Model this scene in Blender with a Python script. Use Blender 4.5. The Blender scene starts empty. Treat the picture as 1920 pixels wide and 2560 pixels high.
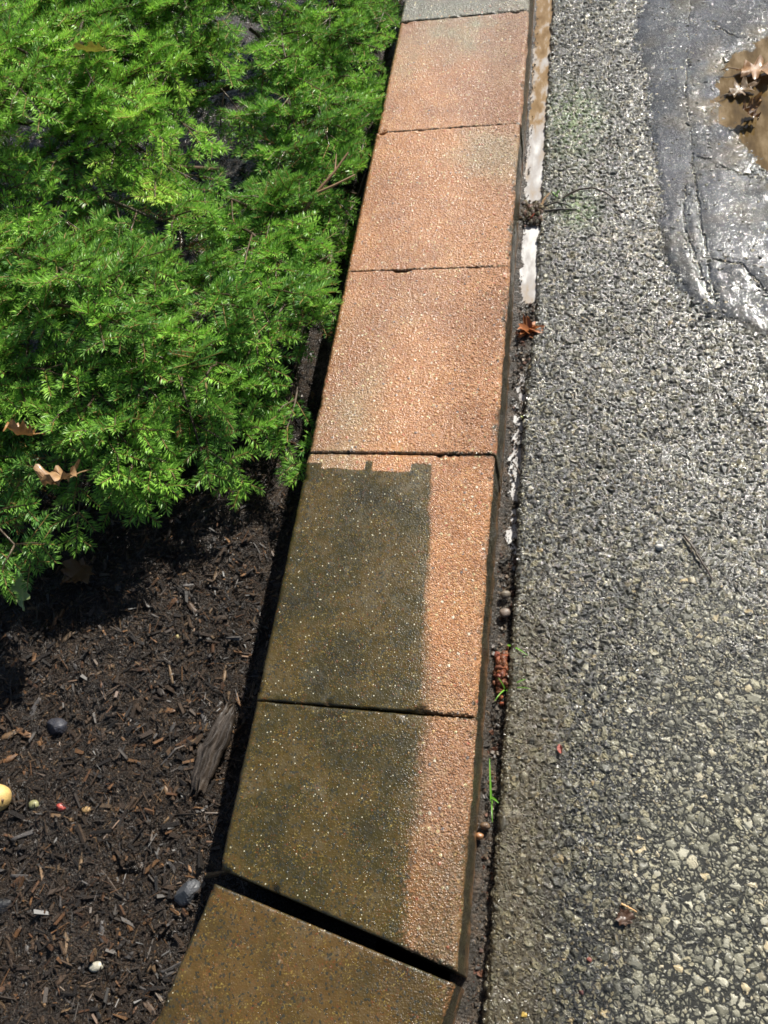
import bpy, math, random
import numpy as np
from mathutils import Vector, Matrix

# ------------------------------------------------------------------ camera, sky, sun, exposure
scene = bpy.context.scene
col = scene.collection
cam_data = bpy.data.cameras.new("camera")
cam = bpy.data.objects.new("camera", cam_data)
col.objects.link(cam)
cam_data.sensor_fit = 'HORIZONTAL'
cam_data.sensor_width = 36.0
cam_data.angle = math.radians(48.717)
cam_data.clip_start = 0.02
cam_data.clip_end = 300
cam.matrix_world = Matrix(((0.979, -0.025, 0.204, 0.102),
                           (0.127, 0.853, -0.506, 0.0),
                           (-0.162, 0.522, 0.838, 1.198),
                           (0, 0, 0, 1)))
scene.camera = cam

SUN_EL, SUN_AZ = math.radians(41), math.radians(28)      # azimuth from +Y (along the kerb) towards +X
world = bpy.data.worlds.new("World")
scene.world = world
world.use_nodes = True
wn = world.node_tree
sky = wn.nodes.new('ShaderNodeTexSky')
sky.sky_type = 'NISHITA'
sky.sun_disc = False
sky.sun_elevation = SUN_EL
sky.sun_rotation = SUN_AZ
wn.links.new(sky.outputs[0], wn.nodes['Background'].inputs[0])
wn.nodes['Background'].inputs[1].default_value = 0.05

sun_data = bpy.data.lights.new("sun", 'SUN')
sun = bpy.data.objects.new("sun", sun_data)
col.objects.link(sun)
sun_data.energy = 5.0
sun_data.angle = math.radians(0.55)
sun_data.color = (1.0, 0.96, 0.88)
sdir = Vector((math.cos(SUN_EL) * math.sin(SUN_AZ), math.cos(SUN_EL) * math.cos(SUN_AZ), math.sin(SUN_EL)))
sun.rotation_euler = sdir.to_track_quat('Z', 'Y').to_euler()

scene.view_settings.view_transform = 'Standard'
scene.view_settings.look = 'None'
scene.view_settings.exposure = 0.8
scene.view_settings.gamma = 1
scene.view_settings.use_curve_mapping = False
scene.cycles.use_denoising = True
scene.cycles.denoiser = 'OPENIMAGEDENOISE'
scene.cycles.denoising_input_passes = 'RGB_ALBEDO_NORMAL'
scene.cycles.denoising_prefilter = 'ACCURATE'
scene.cycles.filter_width = 1.7
scene.cycles.max_bounces = 6
scene.cycles.sample_clamp_indirect = 4.0

rng = np.random.default_rng(7)
random.seed(7)
TOP = 0.115            # kerb top above the asphalt (asphalt = 0)
MULCH_Z = -0.03
GUT_Z = -0.016

# ------------------------------------------------------------------ helpers
def props(o, label=None, cat=None, group=None, kind=None):
    if label: o['label'] = label
    if cat: o['category'] = cat
    if group: o['group'] = group
    if kind: o['kind'] = kind
    return o

def mesh_obj(name, verts, faces, mat, parent=None, cols=None, smooth=True, attrs=None):
    """verts (N,3); faces a list of (M,k) index arrays; cols (N,3) linear colour stored as 'tint'."""
    verts = np.asarray(verts, dtype=np.float32)
    if isinstance(faces, np.ndarray): faces = [faces]
    me = bpy.data.meshes.new(name)
    faces = [np.asarray(f, dtype=np.int32) for f in faces if len(f)]
    nl = sum(f.size for f in faces); nf = sum(len(f) for f in faces)
    me.vertices.add(len(verts)); me.vertices.foreach_set('co', verts.ravel())
    me.loops.add(nl); me.loops.foreach_set('vertex_index', np.concatenate([f.ravel() for f in faces]))
    me.polygons.add(nf)
    tot = np.concatenate([np.full(len(f), f.shape[1], dtype=np.int32) for f in faces])
    st = np.concatenate([[0], np.cumsum(tot)[:-1]]).astype(np.int32)
    me.polygons.foreach_set('loop_start', st)
    me.polygons.foreach_set('loop_total', tot)
    if cols is not None:
        a = me.color_attributes.new('tint', 'FLOAT_COLOR', 'POINT')
        c = np.ones((len(verts), 4), dtype=np.float32); c[:, :3] = cols
        a.data.foreach_set('color', c.ravel())
    for k, v in (attrs or {}).items():
        a = me.attributes.new(k, 'FLOAT', 'POINT')
        a.data.foreach_set('value', np.asarray(v, dtype=np.float32))
    me.update(calc_edges=True)
    me.validate()
    me.polygons.foreach_set('use_smooth', np.full(nf, smooth))
    if mat: me.materials.append(mat)
    o = bpy.data.objects.new(name, me)
    col.objects.link(o)
    if parent is not None: o.parent = parent
    return o

def hash2(ix, iy, s):
    h = (ix.astype(np.int64) * 374761393 + iy.astype(np.int64) * 668265263 + s * 974711) & 0x7fffffff
    h = ((h ^ (h >> 13)) * 1274126177) & 0x7fffffff
    return ((h ^ (h >> 16)) & 0xffff) / 65535.0

def vnoise(x, y, s=0):
    x = np.asarray(x, dtype=float); y = np.asarray(y, dtype=float)
    ix, iy = np.floor(x), np.floor(y)
    fx, fy = x - ix, y - iy
    fx = fx * fx * (3 - 2 * fx); fy = fy * fy * (3 - 2 * fy)
    a, b = hash2(ix, iy, s), hash2(ix + 1, iy, s)
    c, d = hash2(ix, iy + 1, s), hash2(ix + 1, iy + 1, s)
    return a + (b - a) * fx + (c - a) * fy + (a - b - c + d) * fx * fy

def fbm(x, y, s=0, o=4):
    t = 0; a = 0.5
    for k in range(o):
        t = t + a * vnoise(x * 2 ** k, y * 2 ** k, s + k * 17); a *= 0.5
    return t                                             # about 0..0.94

def sstep(a, b, x):
    t = np.clip((x - a) / (b - a), 0, 1)
    return t * t * (3 - 2 * t)

def grid_faces(ny, nx, off=0):
    i = np.arange(ny - 1)[:, None] * nx + np.arange(nx - 1)[None, :] + off
    return np.stack([i, i + 1, i + nx + 1, i + nx], -1).reshape(-1, 4)

def inside(px, py, poly):
    r = np.zeros(px.shape, bool); n = len(poly)
    for i in range(n):
        (x1, y1), (x2, y2) = poly[i], poly[(i + 1) % n]
        if y1 == y2: continue
        r ^= ((y1 > py) != (y2 > py)) & (px < (x2 - x1) * (py - y1) / (y2 - y1) + x1)
    return r

def seg_dist(px, py, line):
    d = np.full(px.shape, 9.0)
    for (x1, y1), (x2, y2) in zip(line[:-1], line[1:]):
        dx, dy = x2 - x1, y2 - y1
        t = np.clip(((px - x1) * dx + (py - y1) * dy) / (dx * dx + dy * dy + 1e-12), 0, 1)
        d = np.minimum(d, np.hypot(px - x1 - t * dx, py - y1 - t * dy))
    return d

def spaced(lo, a, b, hi, step, grow=1.35):
    """coordinates: dense between a and b, growing cells out to lo and hi"""
    mid = np.arange(a, b + step / 2, step)
    L, s, x = [], step, a
    while x > lo:
        s *= grow; x -= s; L.append(max(x, lo))
    Rr, s, x = [], step, mid[-1]
    while x < hi:
        s *= grow; x += s; Rr.append(min(x, hi))
    return np.concatenate([L[::-1], mid, Rr])

def tube(path, radii, sides=5):
    """verts, quads of a tapering tube along a polyline"""
    P = np.asarray(path, float); n = len(P)
    T = np.gradient(P, axis=0); T /= np.linalg.norm(T, axis=1)[:, None] + 1e-9
    ref = np.array([0.31, 0.17, 0.93])
    U = np.cross(T, ref); U /= np.linalg.norm(U, axis=1)[:, None] + 1e-9
    V = np.cross(T, U)
    a = np.linspace(0, 2 * np.pi, sides, endpoint=False)
    r = np.asarray(radii, float).reshape(-1, 1, 1)
    vs = (P[:, None] + r * (np.cos(a)[None, :, None] * U[:, None] + np.sin(a)[None, :, None] * V[:, None])).reshape(-1, 3)
    f = []
    for i in range(n - 1):
        for k in range(sides):
            f.append((i * sides + k, i * sides + (k + 1) % sides, (i + 1) * sides + (k + 1) % sides, (i + 1) * sides + k))
    f.append(tuple(range(sides))[::-1][:4] if sides == 4 else (0, 0, 0, 0))
    f = [q for q in f if len(set(q)) > 2]
    return vs, np.array(f)

class Acc:
    """collects pieces of geometry into one mesh"""
    def __init__(s): s.v, s.f, s.c, s.n = [], {}, [], 0
    def add(s, v, f, c=None):
        v = np.asarray(v, float); f = np.asarray(f)
        s.v.append(v); s.f.setdefault(f.shape[1], []).append(f + s.n); s.n += len(v)
        if c is not None:
            c = np.asarray(c, float)
            s.c.append(np.broadcast_to(c, (len(v), 3)))
    def obj(s, name, mat, parent=None, smooth=True):
        return mesh_obj(name, np.concatenate(s.v), [np.concatenate(x) for x in s.f.values()], mat, parent,
                        np.concatenate(s.c) if s.c else None, smooth)

# ------------------------------------------------------------------ materials
class NT:
    def __init__(s, name):
        s.m = bpy.data.materials.new(name); s.m.use_nodes = True
        s.t = s.m.node_tree; s.b = s.t.nodes['Principled BSDF']; s.out = s.t.nodes['Material Output']
    def n(s, typ, ins=None, **kw):
        x = s.t.nodes.new('ShaderNode' + typ)
        for k, v in kw.items(): setattr(x, k, v)
        for k, v in (ins or {}).items(): s.put(x.inputs[k], v)
        return x
    def put(s, sock, v):
        if isinstance(v, bpy.types.NodeSocket): s.t.links.new(v, sock)
        elif isinstance(v, (tuple, list)) and sock.type == 'RGBA' and len(v) == 3: sock.default_value = (*v, 1)
        else: sock.default_value = v
    def co(s): 
        return s.n('TexCoord').outputs['Object']
    def math(s, op, a, b=0.0, c=0.0, clamp=False):
        x = s.n('Math', operation=op, use_clamp=clamp)
        for i, v in enumerate((a, b, c)): s.put(x.inputs[i], v)
        return x.outputs[0]
    def noise(s, scale, detail=3, rough=0.55, vec=None, w=0.0):
        x = s.n('TexNoise', {'Scale': scale, 'Detail': detail, 'Roughness': rough})
        s.put(x.inputs['Vector'], vec if vec is not None else s.co())
        return x.outputs['Fac']
    def vor(s, scale, vec=None, feature='F1', rnd=1.0):
        x = s.n('TexVoronoi', {'Scale': scale, 'Randomness': rnd}, feature=feature)
        s.put(x.inputs['Vector'], vec if vec is not None else s.co())
        return x
    def ramp(s, fac, stops, interp='LINEAR'):
        x = s.n('ValToRGB'); s.put(x.inputs[0], fac)
        e = x.color_ramp; e.interpolation = interp
        while len(e.elements) < len(stops): e.elements.new(0.5)
        for el, (p, c) in zip(e.elements, stops):
            el.position = p; el.color = (*c, 1) if isinstance(c, tuple) else (c, c, c, 1)
        return x.outputs[0]
    def maprange(s, v, a, b, c=0.0, d=1.0):
        x = s.n('MapRange', {'From Min': a, 'From Max': b, 'To Min': c, 'To Max': d}); s.put(x.inputs[0], v)
        return x.outputs[0]
    def mix(s, fac, a, b):
        x = s.n('Mix', data_type='RGBA'); s.put(x.inputs[0], fac); s.put(x.inputs[6], a); s.put(x.inputs[7], b)
        return x.outputs[2]
    def attr(s, name): return s.n('Attribute', attribute_name=name)
    def sep(s, v): 
        x = s.n('SeparateXYZ'); s.put(x.inputs[0], v); return x.outputs
    def bump(s, h, dist, strength=1.0):
        x = s.n('Bump', {'Strength': strength, 'Distance': dist}); s.put(x.inputs['Height'], h)
        s.put(s.b.inputs['Normal'], x.outputs[0]); return x
    def set(s, **kw):
        for k, v in kw.items(): s.put(s.b.inputs[k.replace('_', ' ')], v)
        return s
    def displace(s, h, scale, mid=0.0):
        d = s.n('Displacement', {'Midlevel': mid, 'Scale': scale}); s.put(d.inputs['Height'], h)
        s.put(s.out.inputs['Displacement'], d.outputs[0]); s.m.displacement_method = 'BOTH'

def warp(t, scale, amt):
    nz = t.n('TexNoise', {'Scale': scale, 'Detail': 2}); t.put(nz.inputs['Vector'], t.co())
    v = t.n('VectorMath', operation='SUBTRACT'); t.put(v.inputs[0], nz.outputs['Color']); v.inputs[1].default_value = (.5, .5, .5)
    m = t.n('VectorMath', operation='SCALE'); t.put(m.inputs[0], v.outputs[0]); m.inputs['Scale'].default_value = amt
    a = t.n('VectorMath', operation='ADD'); t.put(a.inputs[0], t.co()); t.put(a.inputs[1], m.outputs[0])
    return a.outputs[0]

def mat_asphalt():
    t = NT('asphalt')
    v = warp(t, 90, 0.006)
    a, b = t.vor(84, v), t.vor(190, v)
    ea, eb = t.vor(84, v, 'DISTANCE_TO_EDGE'), t.vor(190, v, 'DISTANCE_TO_EDGE')
    ra = t.sep(a.outputs['Color']); rb = t.sep(b.outputs['Color'])
    wear = t.attr('wear').outputs['Fac']                 # 0 rough and wet .. 1 worn flat and drying
    moss = t.attr('moss').outputs['Fac']
    jit = t.math('MULTIPLY', t.math('SUBTRACT', t.noise(420, 2), .5), .16)
    da = t.math('ADD', t.math('SUBTRACT', ea.outputs['Distance'], t.maprange(ra[0], 0, 1, .02, .26)), jit)
    db = t.math('ADD', t.math('SUBTRACT', eb.outputs['Distance'], t.maprange(rb[0], 0, 1, .02, .22)), jit)
    ha = t.math('MULTIPLY', t.math('POWER', t.maprange(da, 0, .26), .6), t.maprange(ra[1], 0, 1, .5, 1.0))
    hb = t.math('MULTIPLY', t.math('POWER', t.maprange(db, 0, .3), .6), t.maprange(rb[1], 0, 1, .22, .7))
    isa = t.math('GREATER_THAN', ha, hb)
    h = t.math('MAXIMUM', ha, hb)
    und = t.noise(28, 3)
    h2 = t.math('ADD', h, t.math('MULTIPLY', und, .9))
    rnd = t.math('ADD', t.math('MULTIPLY', isa, ra[2]), t.math('MULTIPLY', t.math('SUBTRACT', 1, isa), rb[2]))
    stone = t.ramp(rnd, [(0, (.025, .025, .024)), (.2, (.09, .09, .085)), (.42, (.17, .162, .13)), (.6, (.26, .235, .165)),
                         (.74, (.11, .085, .055)), (.86, (.30, .29, .255)), (.95, (.42, .40, .34)), (1, (.36, .27, .15))])
    stone_pale = t.mix(.5, stone, (.42, .405, .31))
    scol = t.mix(t.math('MULTIPLY', wear, .6), stone, stone_pale)
    wetm = t.n('Mix', data_type='RGBA', blend_type='MULTIPLY'); wetm.inputs[0].default_value = 1
    t.put(wetm.inputs[6], scol); t.put(wetm.inputs[7], t.mix(t.maprange(wear, 0, .6), (.60, .58, .47), (1.08, 1.06, .98))); scol = wetm.outputs[2]
    cover = t.math('MULTIPLY', t.maprange(h, .10, .28), t.maprange(t.noise(9, 3), .25, .6, .75, 1.0))
    matrix = t.mix(wear, (.010, .010, .009), (.026, .026, .023))
    c = t.mix(cover, matrix, scol)
    c = t.mix(t.math('MULTIPLY', moss, t.maprange(t.noise(150, 2), .4, .65)), c, (.10, .17, .03))
    c = t.mix(t.math('MULTIPLY', t.attr('silt').outputs['Fac'], t.maprange(h, .7, .1, .25, .9)), c, (.075, .058, .03))
    fine = t.noise(900, 3, .6)
    hf = t.math('ADD', h2, t.math('MULTIPLY', fine, .12))
    t.displace(t.math('MULTIPLY', hf, t.maprange(wear, 0, 1, 1.0, .42)), .0046)
    wetr = t.maprange(wear, 0, 1, .5, .6)
    t.set(Base_Color=c, Roughness=t.math('ADD', wetr, t.math('MULTIPLY', t.noise(300, 2), .12)), IOR=1.45,
          Coat_Weight=t.maprange(wear, .0, 1, 1.0, .2), Coat_Roughness=.125, Specular_IOR_Level=.2)
    return t.m

def mat_patch():
    t = NT('sealed_asphalt')
    st = t.n('Mapping'); t.put(st.inputs['Vector'], t.co()); st.inputs['Scale'].default_value = (1, 1, 1)
    g = t.vor(420); rg = t.sep(g.outputs['Color'])
    dome = t.math('SUBTRACT', 1, t.math('DIVIDE', g.outputs['Distance'], .6), clamp=True)
    grit = t.attr('grit').outputs['Fac']
    n1, n2 = t.noise(45, 4), t.noise(260, 3)
    h = t.math('ADD', t.math('MULTIPLY', t.math('MULTIPLY', dome, rg[0]), t.maprange(grit, 0, 1, .10, .75)),
               t.math('ADD', t.math('MULTIPLY', n1, .5), t.math('MULTIPLY', n2, .18)))
    t.displace(h, .0019)
    base = t.ramp(t.noise(11, 6, .65), [(.32, (.006, .007, .009)), (.46, (.013, .016, .020)), (.58, (.024, .028, .037)), (.72, (.05, .054, .060))])  # dark bitumen, with the blue of the reflected sky painted into its colour
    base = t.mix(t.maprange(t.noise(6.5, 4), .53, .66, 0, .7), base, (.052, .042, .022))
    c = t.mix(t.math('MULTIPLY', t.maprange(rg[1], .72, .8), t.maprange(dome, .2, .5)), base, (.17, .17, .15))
    c = t.mix(t.math('MULTIPLY', t.attr('silt').outputs['Fac'], .8), c, (.10, .075, .035))
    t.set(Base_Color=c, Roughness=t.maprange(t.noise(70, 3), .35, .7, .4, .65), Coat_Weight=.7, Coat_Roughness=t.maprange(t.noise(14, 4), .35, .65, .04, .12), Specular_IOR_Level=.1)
    return t.m

def mat_kerb(name, red, grey, amount):
    """wet cast concrete with fine aggregate; 'dirt' is the unwashed film, 'side' the mossy faces"""
    t = NT(name)
    dirt0 = t.attr('dirt').outputs['Fac']; side = t.attr('side').outputs['Fac']
    v = t.co()
    a, b = t.vor(400, v), t.vor(170, v)
    ra, rb = t.sep(a.outputs['Color']), t.sep(b.outputs['Color'])
    dirt = t.maprange(t.math('ADD', dirt0, t.math('MULTIPLY', t.math('SUBTRACT', t.noise(240, 3), .5), .6)), .30, .70)
    blot = t.maprange(t.math('ADD', t.noise(7, 4, .6), t.attr('grey').outputs['Fac']), .60, .95)
    base = t.mix(blot, red, grey)
    base = t.mix(t.maprange(t.noise(38, 4), .35, .7, 0, .5), base, (red[0] * .72, red[1] * .62, red[2] * .5))
    base = t.mix(t.maprange(t.noise(14, 3), .5, .75, 0, .55), base, (.42, .19, .065))
    damp = t.maprange(t.noise(6, 6, .65), .44, .60)
    base = t.mix(t.math('MULTIPLY', t.maprange(t.noise(3.3, 5, .6), .5, .68), .6), base, grey)
    base = t.mix(t.math('MULTIPLY', damp, .75), base, (red[0] * .62, red[1] * .58, red[2] * .6))
    grain = t.ramp(ra[0], [(0, (.5, .55, .6)), (.2, (.85, .85, .82)), (.5, (1, 1, .95)), (.75, (1.1, 1.15, 1.1)), (.92, (1.2, 1.4, 1.35)), (1, (1.3, 1.8, 1.9))])
    mul = t.n('Mix', data_type='RGBA', blend_type='MULTIPLY'); mul.inputs[0].default_value = .85
    t.put(mul.inputs[6], base); t.put(mul.inputs[7], grain); base = mul.outputs[2]
    spot = t.math('MULTIPLY', t.maprange(b.outputs['Distance'], .42, .30), t.math('GREATER_THAN', rb[0], .84))
    spotc = t.ramp(rb[1], [(0, (.50, .42, .22)), (.4, (.55, .50, .38)), (.55, (.13, .13, .13)), (.72, (.36, .09, .05)), (.85, (.5, .30, .12))], 'CONSTANT')
    clean = t.mix(t.math('MULTIPLY', spot, .85), base, spotc)
    film = t.ramp(t.noise(11, 5, .65), [(.3, (.016, .013, .005)), (.45, (.036, .028, .006)), (.56, (.060, .039, .008)), (.7, (.074, .059, .029))])
    film = t.mix(t.math('MULTIPLY', t.attr('warm').outputs['Fac'], t.maprange(t.noise(24, 4), .3, .7, .4, 1)), film, (.125, .062, .02))
    film = t.mix(t.math('MULTIPLY', t.maprange(t.noise(15, 5, .7), .56, .72), t.math('MULTIPLY', t.noise(200, 3), .8)), film, (.13, .12, .085))
    film = t.mix(t.math('MULTIPLY', t.maprange(t.noise(460, 2, .5), .57, .63), t.maprange(t.noise(35, 3), .4, .62, .15, .9)), film, t.ramp(t.noise(130, 2), [(.38, (.13, .035, .012)), (.5, (.14, .085, .016)), (.62, (.24, .18, .045))]))
    film = t.mix(t.math('MULTIPLY', t.math('LESS_THAN', ra[1], .12), .8), film, (.02, .022, .016))
    jj = t.math('SUBTRACT', t.noise(330, 2), .5)
    dspot = t.math('MULTIPLY', t.maprange(t.math('ADD', b.outputs['Distance'], t.math('MULTIPLY', jj, .7)), t.maprange(rb[2], 0, 1, .06, .40), .04), t.math('GREATER_THAN', t.math('ADD', rb[0], t.math('MULTIPLY', jj, .5)), .93))
    dspc = t.ramp(rb[1], [(0, (.30, .22, .055)), (.4, (.36, .32, .19)), (.55, (.22, .075, .02)), (.75, (.27, .15, .03))], 'CONSTANT')
    film = t.mix(t.math('MULTIPLY', dspot, t.maprange(t.noise(60, 2), .35, .6, .35, 1)), film, dspc)
    film = t.mix(t.math('MULTIPLY', t.math('LESS_THAN', ra[2], .014), t.maprange(a.outputs['Distance'], .4, .3)), film, (.62, .58, .42))
    c = t.mix(dirt, clean, film)
    # dark moss on the faces and along the arris
    mossc = t.ramp(t.noise(70, 6, .75), [(.3, (.006, .006, .005)), (.46, (.018, .016, .009)), (.56, (.042, .037, .012)), (.66, (.03, .023, .014)), (.76, (.14, .075, .035))])
    zz = t.sep(t.co())[2]
    mossc = t.mix(t.math('MULTIPLY', t.maprange(zz, .035, .012), t.maprange(t.noise(45, 4), .4, .6)), mossc, (.17, .085, .035))
    sidem = t.maprange(t.math('ADD', side, t.math('MULTIPLY', t.math('SUBTRACT', t.noise(130, 3), .5), .7)), .40, .62)
    c = t.mix(sidem, c, mossc)
    g1 = t.math('SUBTRACT', 1, t.math('DIVIDE', a.outputs['Distance'], .62), clamp=True)
    g2 = t.math('MULTIPLY', t.math('SUBTRACT', 1, t.math('DIVIDE', b.outputs['Distance'], .55), clamp=True), t.maprange(rb[2], .3, 1, 0, 1.2))
    h = t.math('ADD', t.math('MULTIPLY', t.math('POWER', g1, .6), t.maprange(ra[2], 0, 1, .3, 1)), t.math('ADD', g2, t.math('MULTIPLY', t.noise(700, 3), .5)))
    h = t.math('MULTIPLY', h, t.math('MULTIPLY', t.maprange(dirt, 0, 1, 1.0, .30), t.attr('relief').outputs['Fac']))
    t.displace(t.math('ADD', h, t.math('MULTIPLY', t.noise(20, 3), .6)), .0015)
    t.set(Base_Color=c, Roughness=t.maprange(t.noise(120, 3), .35, .7, .28, .5), Coat_Weight=t.maprange(dirt, 0, 1, .45, .22),
          Coat_Roughness=.14, IOR=1.45)
    return t.m

def mat_tint(name, rough=.5, coat=0.0, bump=None, var=None, spec=.5, coatr=.12, trans=0.0):
    t = NT(name)
    c = t.attr('tint').outputs['Color']
    if var:
        c = t.mix(t.maprange(t.noise(var[0], 4), .35, .7, 0, var[1]), c, var[2])
    t.set(Base_Color=c, Roughness=rough, Coat_Weight=coat, Coat_Roughness=coatr, Specular_IOR_Level=spec)
    if bump: t.bump(t.noise(bump[0], 4, .65), bump[1])
    if trans:
        tr = t.n('BsdfTranslucent', {'Color': c}); mx = t.n('MixShader', {0: trans})
        t.put(mx.inputs[1], t.b.outputs[0]); t.put(mx.inputs[2], tr.outputs[0]); t.put(t.out.inputs['Surface'], mx.outputs[0])
    return t.m

def mat_soil(name, c1, c2, c3, wet=.8, disp=.004):
    t = NT(name)
    f = t.noise(60, 6, .7)
    c = t.ramp(f, [(.3, c1), (.52, c2), (.72, c3)])
    g = t.vor(300); rg = t.sep(g.outputs['Color'])
    c = t.mix(t.math('MULTIPLY', t.math('GREATER_THAN', rg[0], .9), t.maprange(g.outputs['Distance'], .4, .25)), c, (.16, .11, .06))
    t.set(Base_Color=c, Roughness=.38, Coat_Weight=wet, Coat_Roughness=.15)
    t.displace(t.math('ADD', t.noise(110, 6, .75), t.math('MULTIPLY', t.math('SUBTRACT', 1, g.outputs['Distance']), .45)), disp)
    return t.m

def mat_water(name, stops, scale, rip=.0004):
    t = NT(name)
    mp = t.n('Mapping'); t.put(mp.inputs['Vector'], t.co()); mp.inputs['Scale'].default_value = (2.2, .7, 1)
    f = t.noise(scale, 5, .6, mp.outputs[0])
    f = t.math('ADD', f, t.attr('milk').outputs['Fac'])
    t.set(Base_Color=t.ramp(f, stops), Roughness=.04, IOR=1.33, Specular_IOR_Level=.5)
    t.bump(t.noise(55, 3), rip)
    return t.m

M = dict(
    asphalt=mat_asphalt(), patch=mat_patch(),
    kerb_red=mat_kerb('red_concrete', (.365, .163, .069), (.20, .168, .10), 0),
    kerb_grey=mat_kerb('grey_concrete', (.19, .175, .125), (.14, .145, .115), 0),
    gutter=mat_soil('gutter_dirt', (.010, .009, .007), (.040, .030, .020), (.12, .08, .05), .7, .006),
    mulch=mat_soil('mulch_bed', (.008, .006, .004), (.024, .015, .009), (.06, .036, .018), .6, .009),
    fibre=mat_tint('wet_fibre', .5, .4, (1300, .0022), (160, .6, (.014, .009, .005)), coatr=.40, spec=.35),
    chip=mat_tint('wet_bark', .5, .35, (620, .0016), (160, .6, (.014, .009, .005)), coatr=.42, spec=.35),
    stone=mat_tint('wet_stone', .5, .18, (420, .0008), (140, .35, (.03, .03, .03))),
    needle=mat_tint('needle', .40, 0.0, None, None, .5, trans=.28),
    wood=mat_tint('twig_bark', .6, 0.1, (700, .0004)),
    leaf=mat_tint('dry_leaf', .5, 0.1, (260, .0006), (90, .5, (.12, .045, .015)), trans=.15),
    green=mat_tint('green_blade', .4, 0.1, None, None, trans=.25),
    gutter_water=mat_water('milky_water', [(.25, (.16, .10, .045)), (.42, (.25, .17, .09)), (.50, (.34, .29, .24)), (.62, (.36, .34, .325)), (.85, (.60, .59, .57))], 24),
    puddle_water=mat_water('muddy_water', [(.3, (.05, .032, .013)), (.5, (.11, .072, .03)), (.7, (.22, .16, .09))], 16),
    mud_water=mat_water('brown_water', [(.3, (.15, .085, .05)), (.7, (.21, .13, .085))], 8),
)

# ------------------------------------------------------------------ asphalt drive
def edge_x(y):
    return np.interp(y, [-.3, .06, .56, .96, 1.2, 1.6, 2.25], [.026, .030, .036, .038, .047, .049, .052]) + \
        (fbm(y * 60, y * 0, 3) - .47) * .006 + (vnoise(y * 14, y * 0, 9) - .5) * .004

PUDDLE = [(.60, 2.03), (.535, 1.988), (.473, 1.943), (.438, 1.869), (.419, 1.803), (.418, 1.722), (.455, 1.69), (.478, 1.607), (.52, 1.53), (.75, 1.5), (.85, 1.8), (.75, 2.05)]
PATCH = [(.262, 3.2), (.259, 2.22), (.233, 2.025), (.26, 1.84), (.264, 1.628), (.276, 1.452), (.268, 1.333), (.286, 1.244), (.324, 1.183),
         (.377, 1.136), (.449, 1.09), (.60, 1.03), (.95, .98), (1.5, 1.1), (1.6, 3.2)]
CRACKS = [[(.378, 2.199), (.348, 1.829), (.351, 1.697), (.351, 1.517), (.36, 1.302), (.368, 1.182)],
          [(.333, 1.518), (.323, 1.408), (.339, 1.304), (.358, 1.205)],
          [(.364, 1.302), (.42, 1.281), (.46, 1.202), (.52, 1.17)], [(.36, 1.60), (.43, 1.55), (.52, 1.50)], [(.40, 2.10), (.47, 2.02), (.52, 2.0)]]
ACRACKS = [[(.223, .62), (.213, .575), (.207, .53)], [(.29, 1.0), (.31, .98), (.335, .975)], [(.375, .97), (.39, .93), (.42, .9)], [(.115, 1.22), (.14, 1.215), (.16, 1.2)]]

def wob(x, y, amt=.008, sc=45, s=5):
    return x + (fbm(x * sc, y * sc, s) - .47) * 2 * amt, y + (fbm(x * sc, y * sc, s + 50) - .47) * 2 * amt

def dip(x, y):
    """how far the surface is sunk under the puddle"""
    d = np.where(inside(*wob(x, y, .012, 25), PUDDLE), 1.0, -1.0) * seg_dist(*wob(x, y, .012, 25), PUDDLE + PUDDLE[:1])
    return sstep(-.11, .07, d) * .0075

us = np.concatenate([[0, .0, .0012], spaced(.003, .004, .60, 9.0, .0016)[1:]])
ys = spaced(-6, -.16, 2.5, 14, .0017)
Y, U = np.meshgrid(ys, us, indexing='ij')
X = edge_x(np.clip(Y, -.3, 2.6)) + U
Z = np.zeros_like(X)
Z[:, 0] = -.034; Z[:, 1] = -.006; Z[:, 2] = -.002
near = (X < 1.2) & (Y > -.3) & (Y < 3)
Z -= np.where(near, dip(X, Y), 0) * 1.0
for cr in ACRACKS:
    xx, yy = wob(X, Y, .004, 70, 30)
    Z -= np.where(near, .004 * (1 - sstep(.0008, .003, seg_dist(xx, yy, cr))), 0)
wear = sstep(.75, .15, Y + .9 * (fbm(X * 9, Y * 9, 4) - .47)) * sstep(.05, .2, X + .12 * (fbm(X * 14, Y * 14, 8) - .47) - .08)
wear = np.maximum(wear, .65 * sstep(.85, .3, Y) * sstep(.10, .3, X))
gx = np.exp(-((X - .12) / .035) ** 2 - ((Y - 1.46) / .05) ** 2) + .8 * np.exp(-((X - .11) / .06) ** 2 - ((Y - 1.75) / .12) ** 2)
silt = sstep(.10, .03, U) * sstep(.75, .35, Y) * .7 + .35 * np.exp(-((X - .2) / .03) ** 2 - ((Y - .13) / .03) ** 2)
o = mesh_obj('asphalt_driveway', np.stack([X, Y, Z], -1).reshape(-1, 3), grid_faces(*X.shape), M['asphalt'],
             attrs=dict(wear=wear.ravel(), moss=np.clip(gx, 0, .8).ravel(), silt=silt.ravel()))
props(o, 'rough wet asphalt drive with exposed pale aggregate', 'driveway', kind='structure')

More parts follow.
